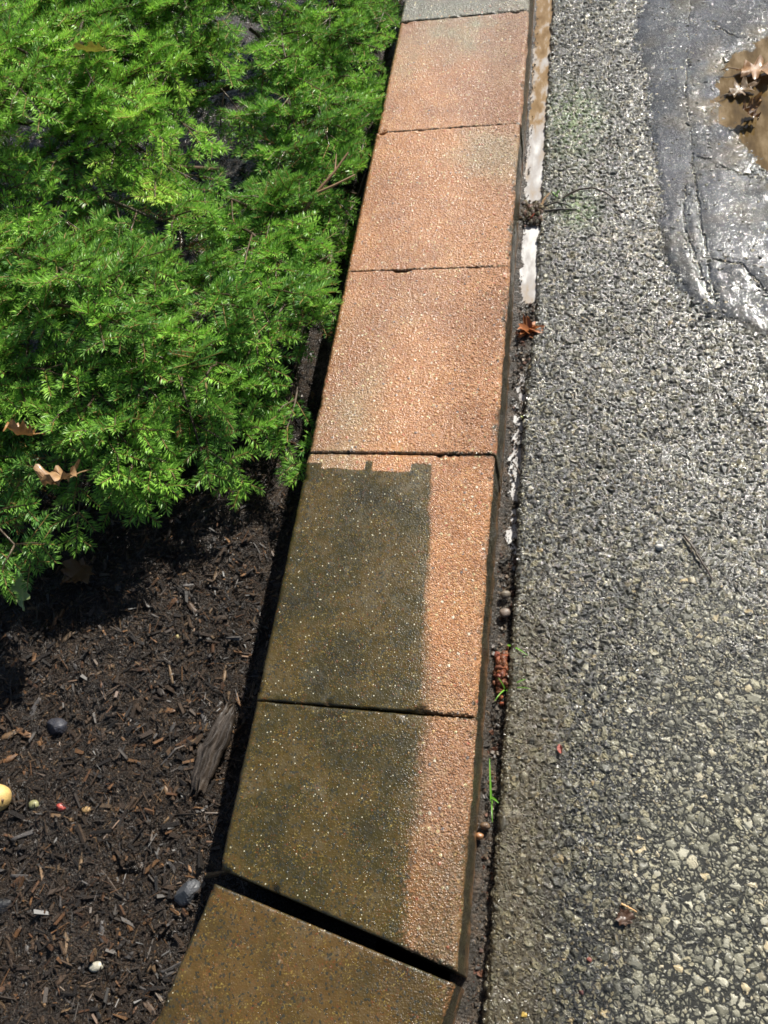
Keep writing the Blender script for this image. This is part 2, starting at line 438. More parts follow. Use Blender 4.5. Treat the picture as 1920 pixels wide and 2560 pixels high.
# smooth sealed patch lying over the asphalt in the far corner
xs = spaced(.20, .215, .62, 1.6, .0017)
ys = spaced(.95, 1.04, 2.5, 3.4, .0017)
Y, X = np.meshgrid(ys, xs, indexing='ij')
wx, wy = wob(X, Y, .010, 60)
ins = inside(wx, wy, PATCH)
d = seg_dist(wx, wy, PATCH + PATCH[:1])
Z = np.where(ins, .0012 + .0032 * sstep(0, .030, d), -.004) + .0012 * (fbm(X * 18, Y * 9, 12) - .47) - dip(X, Y) + .0045 * (fbm(X * 34, Y * 34, 55) - .47) * sstep(.14, .02, seg_dist(X, Y, PUDDLE + PUDDLE[:1]))
for cr in CRACKS:
    cx, cy = wob(X, Y, .005, 50, 33)
    dd = seg_dist(cx, cy, cr)
    Z -= .004 * (1 - sstep(.0005, .0022, dd)) * sstep(.25, .5, fbm(X * 25, Y * 25, 91)) + .0006 * (1 - sstep(.004, .016, dd))
fw = fbm(X * 40 + Y * 14, Y * 14 - X * 5, 21)
Z += .0009 * (fw - .47) * sstep(.4, .6, fbm(X * 8, Y * 8, 77) + .1)
f = grid_faces(*X.shape)
insf = ins.ravel()
keep = insf[f].any(1)
f = f[keep]
used = np.unique(f); remap = np.zeros(X.size, int); remap[used] = np.arange(len(used))
grit = sstep(1.25, 1.7, Y + .5 * (fbm(X * 12, Y * 12, 40) - .47))
silt = sstep(.12, .0, np.where(inside(X, Y, PUDDLE), 0, seg_dist(X, Y, PUDDLE + PUDDLE[:1]))) * sstep(.35, .6, fbm(X * 22, Y * 22, 60))
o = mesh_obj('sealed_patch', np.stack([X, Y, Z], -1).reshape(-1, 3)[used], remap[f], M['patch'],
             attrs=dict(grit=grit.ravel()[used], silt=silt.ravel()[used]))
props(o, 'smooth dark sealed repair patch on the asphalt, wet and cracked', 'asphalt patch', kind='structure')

# brown puddle on the patch
xs = np.linspace(.38, .9, 120); ys = np.linspace(1.45, 2.1, 150)
Y, X = np.meshgrid(ys, xs, indexing='ij')
f = grid_faces(*X.shape)
k = inside(X, Y, [(x * 1.0 + (x - .6) * .12, y + (y - 1.77) * .12) for x, y in PUDDLE]).ravel()
f = f[k[f].all(1)]; used = np.unique(f); remap = np.zeros(X.size, int); remap[used] = np.arange(len(used))
o = mesh_obj('muddy_puddle', np.stack([X, Y, np.full_like(X, .0012)], -1).reshape(-1, 3)[used], remap[f], M['puddle_water'],
             attrs=dict(milk=np.zeros(len(used))))
props(o, 'brown muddy puddle standing on the sealed patch', 'puddle', kind='structure')

# ------------------------------------------------------------------ gutter between kerb and drive
def gut_drop(y):
    return np.interp(y, [.0, .62, .8, 1.2, 1.6], [-.009, -.009, -.003, .0065, .008])

def pool(y):
    """1 where milky water stands in the gutter"""
    k = [(-.4, 0), (.60, 0), (.64, .45), (.72, .7), (.76, .5), (.80, .75), (.86, .8), (.92, .7), (.945, .25), (.96, .55), (1.03, .6), (1.06, .2), (1.10, .05),
         (1.15, .05), (1.18, .5), (1.24, .9), (1.40, 1), (1.425, .7), (1.445, 0.1), (1.48, .1), (1.50, .9), (1.6, 1.1), (2.6, 1.2)]
    return np.interp(y, [a for a, _ in k], [b for _, b in k])
ys = spaced(-5, -.15, 2.5, 8, .0022); xs = np.linspace(-.02, .075, 44)
Y, X = np.meshgrid(ys, xs, indexing='ij')
Z = GUT_Z + gut_drop(Y) + .004 - .0115 * pool(Y + .03 * (fbm(X * 60, Y * 60, 2) - .47)) * np.exp(-((X - .031) / .030) ** 2) \
    + .006 * (fbm(X * 70, Y * 45, 31) - .47) * (1.8 - .5 * sstep(1.1, 1.3, Y)) + .003 * sstep(.016, .0, X)
o = mesh_obj('gutter', np.stack([X, Y, Z], -1).reshape(-1, 3), grid_faces(*X.shape), M['gutter'])
props(o, 'narrow strip of wet grit and soil between kerb and asphalt', 'gutter', kind='structure')
ys = np.linspace(.6, 2.6, 500); xs = np.linspace(-.008, .065, 14)
Y, X = np.meshgrid(ys, xs, indexing='ij')
milk = np.interp(Y, [.6, .7, .8, .95, 1.05, 1.2, 1.25, 1.30, 1.42, 1.46, 1.49, 1.6, 1.72, 1.78, 1.95, 2.0, 2.1], [.22, .25, .30, .22, .2, .05, .10, .22, .27, .2, .10, .12, .10, -.05, -.08, -.02, -.12])
o = mesh_obj('gutter_water', np.stack([X, Y, GUT_Z + gut_drop(Y) + .0022], -1).reshape(-1, 3), grid_faces(*X.shape), M['gutter_water'],
             attrs=dict(milk=milk.ravel()))
props(o, 'milky water standing in the gutter, brown at its far end', 'water', kind='structure')

def grit_batch(n, xr, yr, zf, size, pal):
    x = rng.uniform(*xr, n); y = rng.uniform(*yr, n); r = np.clip(rng.lognormal(np.log(size), .5, n), .0004, .005)
    q = rng.normal(size=(n, 3, 3)); Q = np.linalg.qr(q)[0]
    o8 = np.array([(-1, -1, -1), (-1, 1, -1), (1, 1, -1), (1, -1, -1), (-1, -1, 1), (-1, 1, 1), (1, 1, 1), (1, -1, 1)], float)
    loc = o8[None] * rng.uniform(.45, 1.0, (n, 8, 3)) * rng.uniform(.5, 1, (n, 1, 3)) * r[:, None, None]
    V = np.einsum('nij,nkj->nki', Q, loc) + np.stack([x, y, zf(x, y) + r * .35], -1)[:, None]
    f6 = np.array([(0, 1, 2, 3), (4, 7, 6, 5), (0, 4, 5, 1), (1, 5, 6, 2), (2, 6, 7, 3), (3, 7, 4, 0)])
    F = (f6[None] + (np.arange(n) * 8)[:, None, None]).reshape(-1, 4)
    C = np.array(pal)[rng.integers(0, len(pal), n)] * rng.uniform(.6, 1.4, (n, 1))
    return V.reshape(-1, 3), F, np.repeat(C, 8, 0)
GP = [(.02, .016, .012), (.05, .035, .022), (.10, .075, .05), (.03, .025, .02), (.2, .15, .1), (.07, .05, .035), (.13, .05, .025), (.02, .02, .018)]
acc = Acc()
gz = lambda x, y: GUT_Z + gut_drop(y) + .0055
acc.add(*grit_batch(3600, (.004, .040), (-.2, .66), lambda x, y: gz(x, y) + .0015, .0019, GP))
acc.add(*grit_batch(1100, (.004, .046), (.66, 1.20), lambda x, y: gz(x, y) - .0015, .0013, GP))
acc.add(*grit_batch(500, (.006, .05), (1.06, 1.18), gz, .0016, GP))
acc.add(*grit_batch(420, (.010, .056), (1.42, 1.49), gz, .0018, GP))
acc.add(*grit_batch(220, (.006, .018), (1.2, 2.2), lambda x, y: gz(x, y) - .002, .0011, GP))
GRIT = acc

# ------------------------------------------------------------------ mulch bed
xs = spaced(-9, -1.3, -.24, -.12, .005); ys = spaced(-6, -.25, 2.6, 14, .005)
Y, X = np.meshgrid(ys, xs, indexing='ij')
def mulch_z(x, y):
    x = np.asarray(x, float); y = np.asarray(y, float)
    z = MULCH_Z + .030 * (fbm(x * 9, y * 9, 5) - .47) + .012 * (fbm(x * 40, y * 40, 6) - .47)
    z = z - .022 * np.exp(-((x + .375) / .03) ** 2) * sstep(.1, .4, y)           # sinks beside the kerb
    z = z + .022 * np.exp(-((x + .47) / .07) ** 2 - ((y - .72) / .05) ** 2)      # dark heap of peat
    z = z - .018 * np.exp(-((x + .491) / .022) ** 2 - ((y - .128) / .008) ** 2) - .02 * np.exp(-((x + .413) / .015) ** 2 - ((y - .05) / .01) ** 2)
    return z
Z = mulch_z(X, Y)
o = mesh_obj('mulch_bed', np.stack([X, Y, Z], -1).reshape(-1, 3), grid_faces(*X.shape), M['mulch'])
props(o, 'dark wet planting bed covered in shredded bark mulch', 'mulch bed', kind='structure')

TINT = dict(d=[(.014, .009, .006), (.032, .020, .012), (.023, .015, .010)], b=[(.062, .037, .020), (.088, .053, .030), (.05, .032, .021)],
            o=[(.17, .080, .030), (.23, .115, .045), (.13, .06, .026)], t=[(.20, .125, .062), (.23, .15, .085), (.18, .105, .048)],
            g=[(.08, .072, .068), (.11, .10, .095), (.05, .048, .048)])

def chips_batch(n, xr, yr, lens, cw, zoff=0.0, thin=1.0):
    x = rng.uniform(*xr, n); y = rng.uniform(*yr, n)
    L = np.clip(rng.lognormal(np.log(lens), .5, n), .002, .035); W = L * rng.uniform(.08, .45, n); W = np.clip(W, .0007, .007)
    if thin < 1: W = L * rng.uniform(.4, 1.3, n) * thin
    H = W * rng.uniform(.25, .7, n)
    yaw = rng.uniform(0, 2 * np.pi, n); pit = rng.normal(0, .38, n); rol = rng.normal(0, .6, n)
    u = np.stack([np.cos(yaw) * np.cos(pit), np.sin(yaw) * np.cos(pit), np.sin(pit)], -1)
    s = np.stack([-np.sin(yaw), np.cos(yaw), 0 * yaw], -1); w = np.cross(u, s)
    s2 = s * np.cos(rol)[:, None] + w * np.sin(rol)[:, None]; w2 = np.cross(u, s2)
    c = np.stack([x, y, mulch_z(x, y) + .004 + rng.uniform(0, .006, n) + zoff], -1)
    t1, t2 = rng.uniform(.3, 1, n), rng.uniform(.2, 1, n)
    V = []
    for (a, b, h) in ((-1, -1, -1), (-1, 1, -1), (1, 1, -1), (1, -1, -1), (-1, -1, 1), (-1, 1, 1), (1, 1, 1), (1, -1, 1)):
        tw = t1 if a < 0 else t2
        sk = rng.uniform(.75, 1.05, n)
        V.append(c + u * (a * sk * L / 2)[:, None] + s2 * (b * tw * W / 2)[:, None] + w2 * (h * H / 2)[:, None])
    V = np.stack(V, 1).reshape(-1, 3)
    q = np.array([(0, 1, 2, 3), (4, 7, 6, 5), (0, 4, 5, 1), (1, 5, 6, 2), (2, 6, 7, 3), (3, 7, 4, 0)])
    F = (q[None] + (np.arange(n) * 8)[:, None, None]).reshape(-1, 4)
    keys = list(cw); k = rng.choice(len(keys), n, p=np.array([cw[q] for q in keys]))
    pal = np.array([TINT[q] for q in keys])
    C = pal[k, rng.integers(0, 3, n)] * rng.uniform(.6, 1.3, (n, 1))
    return V, F, np.repeat(C, 8, 0)

acc = Acc()
acc.add(*chips_batch(52000, (-1.0, -.31), (-.2, 1.15), .0052, dict(d=.66, b=.22, o=.06, t=.03, g=.03)))
acc.add(*chips_batch(6500, (-1.0, -.31), (-.2, 1.0), .011, dict(d=.46, b=.32, o=.11, t=.055, g=.055), .002))
acc.add(*chips_batch(5000, (-2.5, -.31), (-.9, 2.6), .012, dict(d=.5, b=.3, o=.1, t=.05, g=.05)))
acc.add(*chips_batch(9000, (-1.0, -.31), (-.2, 1.0), .013, dict(d=.5, b=.36, o=.07, t=.04, g=.03), .003, .07))
o = acc.obj('shredded_mulch', M['fibre'], smooth=False)
props(o, 'fine shredded dark bark mulch covering the bed', 'mulch', kind='stuff')

o = GRIT.obj('gutter_grit', M['chip'], smooth=False)
props(o, 'loose wet grit and crumbs of soil along the gutter', 'grit', kind='stuff')

def chip_mesh(L, W, H, c, bend=0.0, nx=9, ny=5):
    """a splintered slab of wood: top and bottom sheets with ragged ends, lengthwise grain"""
    u = np.linspace(-.5, .5, nx); v = np.linspace(-.5, .5, ny)
    Vv, Uu = np.meshgrid(v, u, indexing='ij')
    prof = 1 - .45 * np.abs(2 * Uu) ** rng.uniform(1.5, 3.5)
    rag = rng.uniform(-.5, .5, (ny, 2)) * min(.35 * W / L + .12, .3)
    x = Uu * L; x[:, 0] += rag[:, 0] * L; x[:, -1] += rag[:, 1] * L
    yv = Vv * W * prof + (fbm(Uu * 4 + rng.uniform(0, 99), Vv * 0, 3) - .47) * W * .4
    ridge = (vnoise(Vv * 7 + rng.uniform(0, 50), Uu * 2, 8) - .5) * H * .9
    z = bend * (4 * Uu ** 2) * L + ridge
    dome = H * (.35 + .65 * (1 - (2 * Vv) ** 2) ** .5) * (1 - .6 * np.abs(2 * Uu) ** 4)
    top = np.stack([x, yv, z + dome / 2], -1).reshape(-1, 3); bot = np.stack([x, yv, z * .6 - dome / 2], -1).reshape(-1, 3)
    n = nx * ny
    F = [grid_faces(ny, nx), grid_faces(ny, nx, n)[:, ::-1]]
    rim = list(range(nx)) + [k * nx + nx - 1 for k in range(1, ny)] + [(ny - 1) * nx + k for k in range(nx - 2, -1, -1)] + [k * nx for k in range(ny - 2, 0, -1)]
    F.append(np.array([(rim[i], rim[(i + 1) % len(rim)], rim[(i + 1) % len(rim)] + n, rim[i] + n) for i in range(len(rim))])[:, ::-1])
    C = np.array(c) * (.75 + .5 * vnoise(Vv * 9, Uu * 2, int(rng.integers(99)))).reshape(-1, 1)
    return np.concatenate([top, bot]), np.concatenate(F), np.concatenate([C, C])

CHIPS = [(-.709,.469,52,.0387,.0117,'t'),(-.535,.544,56,.0267,.0202,'o'),(-.448,.527,30,.0371,.0216,'b'),(-.517,.567,-32,.0567,.0113,'d'),(-.55,.427,3,.0521,.0063,'b'),(-.748,.303,35,.0257,.0145,'t'),(-.724,.31,-23,.0321,.0123,'o'),(-.721,.352,75,.0366,.0107,'g'),(-.438,.321,42,.029,.0097,'t'),(-.494,.365,4,.023,.0115,'o'),(-.611,.388,-65,.0331,.0056,'o'),(-.465,.539,69,.0139,.0079,'t'),(-.431,.626,-29,.03,.0096,'o'),(-.495,.539,-35,.0277,.012,'b'),(-.503,.422,-65,.0354,.0054,'t'),(-.754,.57,59,.0163,.007,'o'),(-.726,.589,45,.0306,.013,'b'),(-.662,.643,58,.0169,.006,'o'),(-.47,.604,-90,.0265,.0056,'t'),(-.547,.662,-73,.0578,.0075,'g'),(-.573,.68,-76,.0725,.0093,'d'),(-.418,.61,55,.0221,.0088,'o'),(-.435,.36,-62,.0399,.0113,'g'),(-.583,.324,160,.0263,.007,'t'),(-.558,.349,-34,.018,.0078,'o'),(-.419,.434,-81,.0272,.0068,'t'),(-.393,.4,-55,.035,.0068,'o'),(-.735,.267,43,.0264,.0123,'o'),(-.477,.282,-66,.0132,.009,'t'),(-.749,.485,63,.0197,.006,'o'),(-.643,.576,86,.0224,.0126,'g'),(-.522,.402,-46,.0404,.0156,'d'),(-.461,.243,-60,.0221,.0097,'t'),(-.564,.138,102,.03,.0076,'t'),(-.514,.111,-40,.0713,.0082,'b'),(-.428,.018,84,.0169,.0065,'t'),(-.554,.034,105,.0405,.0076,'t'),(-.544,-.01,57,.0288,.0098,'b'),(-.441,.2,75,.0207,.0081,'b'),(-.499,.213,28,.0127,.0083,'o'),(-.62,.192,2,.0284,.0078,'t'),(-.655,.167,31,.0567,.0087,'g'),(-.447,.069,6,.0185,.0088,'o'),(-.413,.089,-57,.0163,.0058,'t'),(-.402,.143,-39,.0172,.0065,'o'),(-.388,.164,92,.0155,.0051,'t'),(-.633,.031,60,.0217,.0085,'o'),(-.6,.033,-65,.0457,.0046,'b'),(-.504,.05,-75,.032,.0111,'g'),(-.598,.125,103,.0205,.0038,'t'),(-.618,.107,-60,.0321,.0054,'t'),(-.411,-.032,-35,.0252,.0094,'b'),(-.383,.071,26,.0167,.0086,'d'),(-.549,.163,-34,.0228,.0046,'o'),(-.474,.009,74,.006,.0081,'o'),(-.399,.012,-7,.0173,.005,'g'),(-.56,-.045,-27,.0095,.0061,'t'),(-.727,.233,-39,.0304,.0163,'b'),(-.7,.249,-62,.0154,.0057,'o')]
# what a reader could find in the photo for the most distinct ones: (label)
CHIP_LABEL = {0: 'frayed pale tan splinter on the mulch near the left edge below the shrub',
              1: 'broad orange brown wedge of bark lying flat in the middle of the mulch',
              2: 'flat rounded red brown bark flake beside the kerb shadow',
              3: 'long dark pointed bark stick slanting across the upper mulch',
              4: 'straight brown stick lying level across the middle of the mulch',
              5: 'pale squarish wood chip at the left edge of the mulch above the yellow nut',
              7: 'shiny grey slab of wet wood left of the black glossy stone',
              19: 'shiny grey upright splinter at the edge of the shrub shadow beside a dark stick',
              20: 'dark wet stick standing on end at the edge of the shrub shadow',
              34: 'long thin brown stick pointing at the hollow in the lower mulch',
              36: 'slim pale tan splinter standing out of the lower left mulch',
              37: 'rusty brown curved bark strip in the bottom left of the mulch'}
KIND = dict(t=('pale tan wood splinter lying loose on the dark mulch', 'pale wood splinters on the mulch', 'wood splinter'),
            o=('orange brown bark chip lying loose on the dark mulch', 'orange bark chips on the mulch', 'bark chip'),
            b=('plain brown bark strip lying loose on the mulch', 'brown bark strips on the mulch', 'bark strip'),
            d=('blackish wet bark piece lying loose on the mulch', 'dark bark pieces on the mulch', 'bark piece'),
            g=('silvery grey wet sliver of wood on the mulch', 'grey wood slivers on the mulch', 'wood sliver'))
NAME = dict(t='wood_splinter', o='bark_chip', b='bark_strip', d='bark_piece', g='wood_sliver')
def put_chip(x, y, ang, L, W, k, label=None, zo=.007):
    W = max(W * .8, .0035)
    v, f, c = chip_mesh(L, W, min(W * .45, .004), random.choice(TINT[k]), random.uniform(-.06, .06))
    o = mesh_obj(NAME[k], v, f, M['chip'], cols=c)
    o.location = (x, y, float(mulch_z(x, y)) + zo)
    o.rotation_euler = (random.gauss(0, .25), random.gauss(0, .14), math.radians(ang))
    lb, g, ct = KIND[k]
    props(o, label or lb, ct, g)
    return o
for i, (x, y, a, L, W, k) in enumerate(CHIPS):
    o = put_chip(x, y, a, L, W, k, CHIP_LABEL.get(i))
    if i == 20: o.rotation_euler = (.3, -.35, math.radians(-76)); o.location.z += .008
protos = {k: [o for o in col.objects if o.name.startswith(NAME[k])] for k in NAME}
for i in range(110):
    k = random.choices('tobdg', [.14, .28, .3, .16, .12])[0]
    x, y = random.uniform(-.82, -.36), random.uniform(-.08, .66)
    c = random.choice(protos[k][1:]).copy()
    col.objects.link(c)
    sc = random.uniform(.55, .95)
    c.scale = (sc, sc, sc)
    c.location = (x, y, float(mulch_z(x, y)) + .005)
    c.rotation_euler = (random.gauss(0, .35), random.gauss(0, .25), random.uniform(0, 6.28))
    lb, g, ct = KIND[k]; props(c, lb, ct, g)

# weathered plank beside the kerb shadow
v, f, c = chip_mesh(.125, .036, .014, (.060, .044, .032), .0, 41, 21)
v[:, 2] += .007 * (vnoise(v[:, 1] * 330, v[:, 0] * 16, 5) - .5)
c = c * (.2 + 1.1 * vnoise(v[:, 1] * 300, v[:, 0] * 18, 3))[:, None]
o = mesh_obj('weathered_plank', v, f, M['chip'], cols=c)
o.location = (-.400, .305, -.012); o.rotation_euler = (.10, -.04, math.radians(79))
props(o, 'long weathered grey brown slab of wood half buried beside the kerb shadow', 'wood slab')

# stones, nut, pebbles
def lump(name, x, y, z, r, sq, mat, c, label, cat, group=None, rough=.12, seed=0, rot=0, ang=0):
    nu, nv = 20, 13
    th = np.linspace(0, 2 * np.pi, nu, endpoint=False); ph = np.linspace(.02, np.pi - .02, nv)
    P, T = np.meshgrid(ph, th, indexing='ij')
    d = np.stack([np.sin(P) * np.cos(T), np.sin(P) * np.sin(T), np.cos(P)], -1)
    s = seed * 7.3
    k = 1 + rough * ((fbm(d[..., 0] * 1.6 + s + 9, d[..., 1] * 1.6 + d[..., 2] * 1.3 + s + 9, seed) - .47) * 3)
    if ang:                                             # knock flats on it
        rs = np.random.default_rng(seed)
        for _ in range(7):
            n = rs.normal(size=3); n /= np.linalg.norm(n)
            lim = rs.uniform(.5, .8); dn = d @ n
            k = np.minimum(k, np.where(dn > .05, lim / np.maximum(dn, .05), 9))
    v = (d * k[..., None] * np.array([r, r * sq[0], r * sq[1]])).reshape(-1, 3)
    i = np.arange(nv - 1)[:, None] * nu + np.arange(nu)[None]
    j = np.arange(nv - 1)[:, None] * nu + (np.arange(nu)[None] + 1) % nu
    f = np.stack([i, i + nu, j + nu, j], -1).reshape(-1, 4)
    v = np.concatenate([v, [[0, 0, v[0, 2]], [0, 0, v[-1, 2]]]])
    n = nu * nv
    tri = np.array([(n, k, (k + 1) % nu) for k in range(nu)] + [(n + 1, n - nu + (k + 1) % nu, n - nu + k) for k in range(nu)])
    cc = np.array(c) * (.8 + .4 * vnoise(v[:, 0] * 300 + 50, v[:, 1] * 300 + v[:, 2] * 200 + 50, seed))[:, None]
    o = mesh_obj(name, v, [f, tri], mat, cols=cc, smooth=not ang)
    o.location = (x, y, z); o.rotation_euler = (0, 0, rot)
    if label: props(o, label, cat, group)
    return o

mz = lambda x, y: float(mulch_z(x, y))
nut = lump('fallen_nut', -.722, .206, mz(-.722, .206) + .020, .0215, (.95, .95), M['stone'], (.62, .42, .15),
     'round yellow nut on the mulch at the left edge of the picture', 'nut', rough=.05, seed=3)
lump('calyx', .017, -.004, .010, .0028, (.9, .7), M['wood'], (.12, .06, .03), None, None, seed=4).parent = nut
lump('red_berry', -.621, .205, mz(-.621, .205) + .008, .0072, (.8, .8), M['stone'], (.42, .06, .04), 'small bright red berry on the mulch right of the yellow nut', 'berry', rough=.25, seed=5)
lump('grey_stone', -.395, .112, mz(-.395, .112) + .010, .021, (.72, .6), M['stone'], (.055, .058, .065), 'dark slate grey stone beside the kerb near the wide open joint', 'stone', ang=1, seed=6, rot=.9)
lump('black_stone', -.676, .325, mz(-.676, .325) + .010, .019, (.85, .7), M['chip'], (.03, .032, .045), 'glossy blue black angular stone on the left of the mulch', 'stone', ang=1, seed=7)
lump('dark_stone', -.672, .065, mz(-.672, .065) + .006, .020, (.7, .5), M['stone'], (.014, .014, .016), 'dull black stone sunk in the mulch at the lower left edge', 'stone', ang=1, seed=8, rot=.5)
lump('pale_pebble', -.501, .007, mz(-.501, .007) + .008, .0105, (.65, .6), M['stone'], (.45, .42, .33), 'pale cream pebble in the lower part of the mulch', 'pebble', seed=9, rot=.3)
lump('green_pebble', -.665, .204, mz(-.665, .204) + .007, .0085, (.8, .7), M['stone'], (.26, .25, .11), 'small olive pebble between the yellow nut and the red berry', 'pebble', seed=10)
lump('tan_pebble', -.580, .205, mz(-.580, .205) + .007, .0075, (.7, .7), M['stone'], (.38, .24, .10), 'small tan pebble on the mulch right of the red berry', 'pebble', seed=11)
lump('yellow_pebble', -.507, .487, mz(-.507, .487) + .007, .005, (.9, .8), M['stone'], (.42, .34, .15), 'tiny yellowish pebble in the upper middle of the mulch', 'pebble', seed=12)

# small muddy pool by the kerb under the shrub tips
a = np.linspace(0, 2 * np.pi, 26, endpoint=False)
v = [[-.405, .985, -.0425]] + [[-.405 + .032 * math.cos(q) * (1 + .25 * math.sin(3 * q)), .985 + .05 * math.sin(q) * (1 + .2 * math.cos(2 * q)), -.0425] for q in a]
o = mesh_obj('mud_pool', v, np.array([(0, 1 + i, 1 + (i + 1) % 26) for i in range(26)]), M['mud_water'], attrs=dict(milk=np.zeros(27)))
props(o, 'small pool of brown water between shrub tips and kerb', 'puddle', kind='structure')

# ------------------------------------------------------------------ kerb stones
def dirt_mask(x, y):
    """unwashed film in bed coordinates: only the near stones, left of the cleaned strip"""
    wav = (fbm(x * 18, y * 18, 90) - .47)
    yt = .731 + np.where((x > -.203) & (x < -.193), .018, 0) + np.where((x > -.130) & (x < -.094), .015, 0) + np.where(x < -.275, .012, 0) + wav * .010 + (vnoise(x * 260, y * 260, 93) - .5) * .003
    xb = np.interp(y, [.05, .2, .31, .37, .51, .74], [-.055, -.062, -.066, -.070, -.080, -.094]) + wav * .022
    soft = np.interp(y, [.1, .3, .6, .75], [.055, .040, .015, .006])
    m = sstep(.002, -.002, y - yt) * (1 - sstep(-soft, soft, x - xb))
    return np.maximum(m, .54 * sstep(.33, .12, y + wav * .2))

def kerb_block(corners, label, mat, seed, group='kerb stones in a row', dirt=None, greyf=None, zoff=0.0, warm=0.0):
    """corners: near-left, near-right, far-right, far-left of the top; rounded arrises, straight faces down into the ground"""
    st = .0024
    A, B, C_, D = [np.array(c, float) for c in corners]
    W_, L_ = np.linalg.norm(B - A), np.linalg.norm(D - A)
    R = .007                                            # rounding on the exposed long edges
    r2 = .0025
    nx, ny = int(W_ / st), int(L_ / st)
    def prof(n, r, drop):
        a = np.linspace(0, math.pi / 2, 6)[::-1]
        off = r * (1 - np.sin(a[::-1]))[::-1]
        return a
    # parameter lines: s in [0,1] across with extra rows for the rounding and the face
    def axis(n, r, L):
        ang = np.linspace(math.pi / 2, 0, 6)[1:]          # from face to top
        t, z = [], []
        for dz in (-.20, -.15, -.12, -.10, -.08, -.06, -.045, -.03, -.02):
            t.append(0); z.append(dz)
        for q in np.linspace(0, math.pi / 2, 6):
            t.append(r * (1 - math.sin(q)) if False else r * (1 - math.cos(q))); z.append(-r * (1 - math.sin(q)))
        inner = np.linspace(r, L - r, n)[1:-1]
        T = np.concatenate([t, inner, L - np.array(t)[::-1]]) / L
        Zz = np.concatenate([z, np.zeros(len(inner)), np.array(z)[::-1]])
        return T, Zz
    S, ZS = axis(nx, R, W_); T, ZT = axis(ny, r2, L_)
    TT, SS = np.meshgrid(T, S, indexing='ij'); Z1, Z2 = np.meshgrid(ZT, ZS, indexing='ij')
    Zm = np.minimum(Z1, Z2)
    P = (A[None, None] * ((1 - SS) * (1 - TT))[..., None] + B * (SS * (1 - TT))[..., None] + C_ * (SS * TT)[..., None] + D * ((1 - SS) * TT)[..., None])
    x, y = P[..., 0], P[..., 1]
    # crumbly edges: noise pushes the outline
    ej = (fbm(x * 90, y * 90, seed) - .47) * .0035 * (1 - sstep(0, .012, np.minimum(np.minimum(SS, 1 - SS) * W_, np.minimum(TT, 1 - TT) * L_)))
    chip = -.006 * sstep(.60, .75, fbm(x * 35, y * 35 + Zm * 35, seed + 3)) * (1 - sstep(0, .010, np.minimum(np.minimum(SS, 1 - SS) * W_, np.minimum(TT, 1 - TT) * L_)))
    z = TOP + zoff + Zm + ej + chip
    face = (SS >= 1 - 1e-6) | (SS <= 1e-6)
    batter = np.where(SS > .5, 1, -1) * np.where(face, np.clip(-Zm, 0, .12) * .01 + (fbm(y * 40, Zm * 40, seed + 9) - .47) * .006, 0)
    x = x + batter
    dm = dirt_mask(x, y) if dirt is None else dirt(x, y, SS, TT)
    wn_ = .5 * (fbm(x * 60, y * 60, seed + 5) - .47)
    side = np.clip(sstep(-.0045, -.014, Zm), 0, 1)
    side = np.maximum(side, .52 * (1 - sstep(.002, .010, SS * W_)))
    side = np.maximum(side, (.36 + .5 * (fbm(x * 22, y * 22, seed + 6) - .4)) * (1 - sstep(.003, .020, (1 - SS) * W_)))               # thin dark line along the left arris
    side = np.maximum(side, (.50 + .25 * (fbm(x * 30, y * 30, seed + 8) - .4)) * (1 - sstep(.0005, .0075, np.minimum(TT, 1 - TT) * L_)))
    g = np.zeros_like(x) if greyf is None else greyf(x, y)
    o = mesh_obj('kerb_stone', np.stack([x, y, z], -1).reshape(-1, 3), grid_faces(*x.shape), mat,
                 attrs=dict(dirt=dm.ravel(), warm=np.full(x.size, warm), relief=(.6 + .7 * sstep(-.14, -.02, x)).ravel(), side=side.ravel(), grey=g.ravel()))
    props(o, label, 'kerb stone', group)
    return o

J = [2.009, 1.591, 1.176, .763, .347]
gp = .0016
blocks = [
    (J[0], 2.424, 'grey wet kerb stone at the top of the picture, the farthest of the row', M['kerb_grey'], None, 0, 0),
    (J[1], J[0], 'red kerb stone with grey blotches next to the grey one', M['kerb_red'],
     lambda x, y: .75 * sstep(1.72, 1.98, y + .12 * x + .25 * (fbm(x * 9, y * 9, 3) - .47)) * sstep(-.27, -.17, x) - .1, -.001, .001),
    (J[2], J[1], 'pinkish red washed kerb stone, third from the far end, beside the twig clump', M['kerb_red'], lambda x, y: -.03 + 0 * x, 0, -.001),
    (J[3], J[2], 'orange red washed kerb stone beside the rusty leaf cluster', M['kerb_red'], lambda x, y: -.10 + 0 * x, .0015, 0),
    (J[4], J[3], 'half washed kerb stone whose dark film ends in a straight notched edge', M['kerb_red'], lambda x, y: -.1 + 0 * x, -.001, -.002)]
for i, (y0, y1, lb, mt, gf, z0, dx) in enumerate(blocks):
    # the joints run a little off square, as laid
    kerb_block([(-.30 + dx, y0 + gp), (.0 + dx, y0 + gp), (.0 + dx, y1 - gp), (-.30 + dx, y1 - gp)], lb, mt, 11 + i, greyf=gf, zoff=z0)
kerb_block([(-.304, .131), (-.001, .054), (.0, J[4] - .0045), (-.301, J[4] - .0015)],
           'wedge shaped kerb stone with olive film, between a narrow and a wide open joint', M['kerb_red'], 31, greyf=lambda x, y: .25 * sstep(-.10, -.03, x) * sstep(.3, .1, y))
ca, sa = math.cos(math.radians(-13.4)), math.sin(math.radians(-13.4))
e1 = np.array([ca, sa]); e2 = np.array([-sa, ca])       # across, along
p = np.array([-.307, .112])
